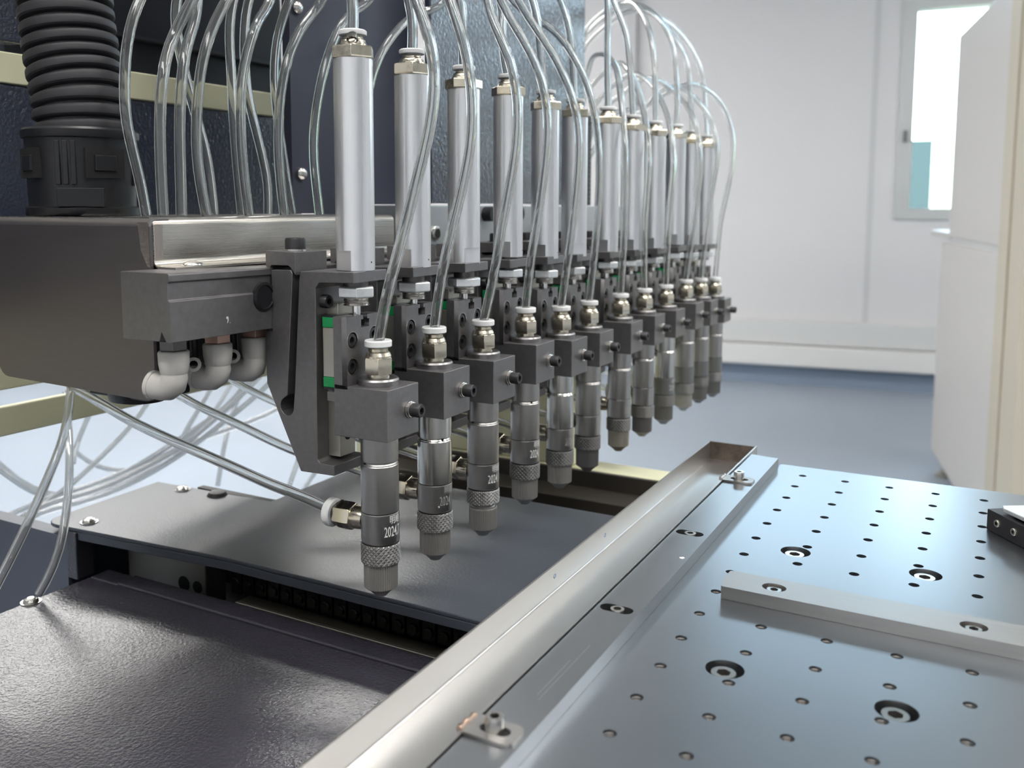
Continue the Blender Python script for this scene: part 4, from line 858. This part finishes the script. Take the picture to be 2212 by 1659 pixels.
    # side fitting pointing back along -X
    ap(MB().lathe([(0.0052, -0.0155), (0.0056, -0.0150), (0.0056, -0.0112), (0.0050, -0.0085)], (0, 0, 0.0160), 'x', 32), 'side_fitting_base', NICKEL)
    ap(MB().hexa(0.0069, -0.0253, -0.0153, (0, 0, 0.0160), 'x', rot=0.30, ch=0.06), 'side_fitting_hex', NICKEL, 0.0003, 30)
    ap(MB().lathe([(0.0046, -0.0270), (0.0058, -0.0255), (0.0060, -0.0250)], (0, 0, 0.0160), 'x', 32), 'side_fitting_neck', BLACKP)
    ap(MB().lathe([(0.0030, -0.0312), (0.0066, -0.0312), (0.0071, -0.0306), (0.0071, -0.0278), (0.0064, -0.0270)], (0, 0, 0.0160), 'x', 36), 'side_release_ring', WHITEP)
    return r

txt = {}
def add_text(root, zb, second, n1, alpha):
    mb = MB()
    R_ = 0.00931; az = -0.80
    wrap(mb, text_mesh('\u660e\u7693' if n1 else '\u660e', 0.0044, 0.80), az+0.34, 0.0176, R_)
    wrap(mb, text_mesh(second, 0.0070, 0.52), az+0.04, 0.0112, R_)
    mb.v = [(v[0]-0.154, v[1], v[2]) for v in mb.v]
    rg = [c for c in root.children if c.name.startswith('engraved_ring')][0]
    o = mb.build('engraved_text', alpha, rg, smooth=0)
    return o

br0 = make_bracket(); cy0 = make_cylinder(); va0 = make_valve()
def nest(root, boss, kids):
    b = [c for c in root.children if c.name.split('.')[0] == boss][0]
    for c in list(root.children):
        if c.name.split('.')[0] in kids: c.parent = b; c.location = c.location - b.location
nest(br0, 'clamp_jaw', ('clamp_washer', 'clamp_cap_screw')); nest(br0, 'slide_rail', ('rail_screw',))
nest(cy0, 'hex_fitting', ('fitting_neck', 'release_ring')); nest(cy0, 'barrel_foot', ('pin_hole',)); nest(cy0, 'threaded_nose', ('lock_nut',))
nest(va0, 'slide_plate', ('plate_screw', 'bore_edge')); nest(va0, 'carriage', ('green_end_cap', 'seal')); nest(va0, 'block', ('washer', 'clamp_screw', 'slide_key'))
nest(va0, 'fitting_hex', ('fitting_base', 'fitting_dome', 'release_ring')); nest(va0, 'side_fitting_hex', ('side_fitting_base', 'side_fitting_neck', 'side_release_ring')); nest(va0, 'valve_body', ('bleed_hole', 'joint_line'))
WORN = mat('worn_engraving', (0.52, 0.51, 0.49), 0.5, 0.5)
texts = {0: ('2024.7', ENGRAVE), 1: ('2024.', WORN), 2: ('2024.11', ENGRAVE), 3: ('2024.1', ENGRAVE), 4: ('2024', WORN), 6: ('2024', WORN), 8: ('2024', WORN)}
look = {0: (VALVE, VALVE, KNURL, CAPM), 1: (VALVE2, VALVE, KNURL, CAPM), 2: (VALVE, VALVE, KNURL, CAPM), 3: (VALVE, VALVE, KNURL2, CAPM), 4: (VALVE2, VALVE, KNURL2, CAPM), 5: (VALVE, VALVE, CAPD, CAPD),
        6: (VALVE, VALVE, KNURL2, mat('beige_ribbed_cap', (0.50, 0.47, 0.40), 0.8, 0.45)), 7: (VALVE, VALVE, KNURL2, CAPD), 8: (VALVE2, KNURL2, CAPD, CAPD), 9: (VALVE, KNURL2, KNURL2, CAPM), 10: (VALVE, KNURL2, CAPD, CAPD), 11: (VALVE, KNURL2, KNURL2, CAPD)}
what = {0: 'stainless dispensing valve engraved 2024.7, nearest in the row', 1: 'shiny stainless dispensing valve with worn engraving, second nearest in the row',
        2: 'dispensing valve engraved 2024.11 with its ribbed cap unscrewed a little', 3: 'dispensing valve engraved 2024.1 with dark knurled ring, fourth nearest',
        4: 'bright dispensing valve with pale grey cap, fifth nearest in the row', 5: 'dispensing valve with entirely dark lower end, sixth nearest in the row',
        6: 'dispensing valve with beige ribbed cap, seventh nearest in the row', 7: 'dark-tipped dispensing valve, fifth from the far end of the row',
        8: 'dispensing valve with bright body over dark rings, fourth from far end', 9: 'dispensing valve with light ribbed cap, third from the far end',
        10: 'dark-capped dispensing valve, second from the far end of the row', 11: 'farthest dispensing valve at the very end of the row'}
for i in range(12):
    br = br0 if i == 0 else copy_tree(br0)
    br.location = (-0.19+XO[i], YS[i], 0.0388+dz_at(YS[i]))
    tag(br, 'dark slotted bracket on the beam, %s in the row' % ORD[i], 'bracket', 'row of head brackets')
    if i: 
        cyl = copy_tree(cy0)
    else: cyl = cy0
    cyl.location = (-0.1665+XO[i], YS[i], 0.1372+ZC[i])
    cyl.rotation_euler = (0, 0, [0, 0.05, 1.5, 0.25, 0.1, 0.9, 0.1, 0.2, 0, 0.3, 0.1, 0.2][i])
    tag(cyl, ('silver air cylinder, %s in the row' % ORD[i]), 'air cylinder', 'row of air cylinders')
    va = va0 if i == 0 else copy_tree(va0)
    va.location = (-0.154+XO[i], YS[i], 0.0593+ZV[i])
    tag(va, what[i], 'dispensing valve', 'row of dispensing valves')
    lk_ = look[i]
    for ch in va.children:
        nm = ch.name.split('.')[0]
        want = {'valve_body': lk_[0], 'engraved_ring': lk_[1], 'knurled_ring': lk_[2], 'ribbed_cap': lk_[3], 'nozzle_tip': lk_[3]}.get(nm)
        if want and i:
            ch.material_slots[0].link = 'OBJECT'; ch.material_slots[0].material = want
        if i == 2 and nm in ('ribbed_cap', 'nozzle_tip'): ch.location.z -= 0.0012
        if i == 2 and nm == 'knurled_ring': ch.scale.z = 0.85; ch.location.z += 0.00096
        if nm == 'valve_body':
            for g in ch.children:
                if g.name.startswith('bleed_hole'): g.rotation_euler = (0, 0, radians([-108, -29, -104, -36, -140, 20, -140, -30, -140, 20, -140, 20][i]))
    if i == 2:
        mb = MB().lathe([(0.0068, -0.0050), (0.0070, -0.0042), (0.0067, -0.0036), (0.0070, -0.0028), (0.0068, -0.0016)], (-0.154, 0, 0), 'z', 40)
        o = mb.build('exposed_thread', KNURL, va, smooth=30); o.location = -Vector((-0.154, 0, 0.0593))
    if i == 1:
        o = MB().box(-0.1472, -0.1466, -0.0078, -0.0071, 0.0107, 0.0113).build('white_fleck', ENGRAVE, va, smooth=0); o.location = -Vector((-0.154, 0, 0.0593))
for i, (s_, m_) in texts.items():
    va = [o for o in bpy.data.objects if o.get('category') == 'dispensing valve' and abs(o.location.y-YS[i]) < 1e-5][0]
    add_text(va, 0, s_, True, m_)
# cream label patch on the foot of the third cylinder
third = [o for o in bpy.data.objects if o.get('category') == 'air cylinder' and abs(o.location.y-YS[2]) < 1e-5][0]
third['label'] = 'silver air cylinder with its bright milled flat turned right, third nearest'
ft_ = [c for c in third.children if c.name.startswith('barrel_foot')][0]
ft_['label'] = 'foot with a bright milled flat'

# ================================================================== CLEAR TUBES
RT, RI = 0.0027, 0.0017
def clear_tube(pts, name, label, group, r=RT, ri=RI, seg=16, step=0.006, m=TUBE):
    mb = MB(); sweep(mb, catmull(pts, step), r, seg, inner=ri)
    o = mb.build(name, m, smooth=60); tag(o, label, 'tube', group); return o
NTH = ['first', 'second', 'third', 'fourth', 'fifth', 'sixth', 'seventh', 'eighth', 'ninth', 'tenth', 'eleventh', 'twelfth']
for kind, i, P_ in TUBES_LOOP + TUBES_FAR:
    if kind == 'b': clear_tube(P_, 'valve_tube', 'clear tube looping up from the top of the %s dispensing valve' % NTH[i-1], 'clear tubes above the valves')
    else: clear_tube(P_, 'cylinder_tube', 'clear tube rising from the top of the %s air cylinder' % NTH[i-1], 'clear tubes above the cylinders')
# side tubes run back and up under the beam
clear_tube(TUBES_SIDE[0], 'side_tube', 'thick clear tube curving from the side of the first dispensing valve', 'clear tubes at the sides of the valves', 0.0029, 0.0018)
for i in range(1, 12):
    dy = YS[i]-YS[1]; dzz = ZV[i]
    P_ = [(p[0]+XO[i]*(1 if q < 2 else 0.5), p[1]+dy+ (0.0 if q < 3 else 0.0), p[2]+dzz) for q, p in enumerate(TUBES_SIDE[1])]
    clear_tube(P_, 'side_tube', 'clear tube running back from the side of the %s dispensing valve' % NTH[i], 'clear tubes at the sides of the valves')
loose_lab = ['clear tube ending beside the screw on the near deck corner', 'clear tube slanting down across the lower left edge of the photo', 'clear bundled tube sweeping over the deck corner, lowest of the sweep',
             'clear bundled tube sweeping over the deck corner, just above the lowest', 'clear bundled tube sweeping over the deck corner, third from lowest', 'clear sagging tube dipping left of the sweep, upper one',
             'clear sagging tube dipping left of the sweep, topmost one', 'short straight clear tube slanting behind the thick side tube', 'thin clear tube sagging in the middle of the open floor view',
             'short thin clear tube hanging straight under the cream beams', 'clear tube slanting down left of the nearest bracket foot', 'clear tube slanting down right behind the nearest bracket foot',
             'clear tube hanging below the first elbow fitting', 'clear tube hanging below the third elbow fitting']
for P_, lb in zip(TUBES_LOOSE, loose_lab): clear_tube(P_, 'loose_tube', lb, 'loose clear tubes at lower left', 0.0027, 0.0016, 14, 0.01, TUBE_M)
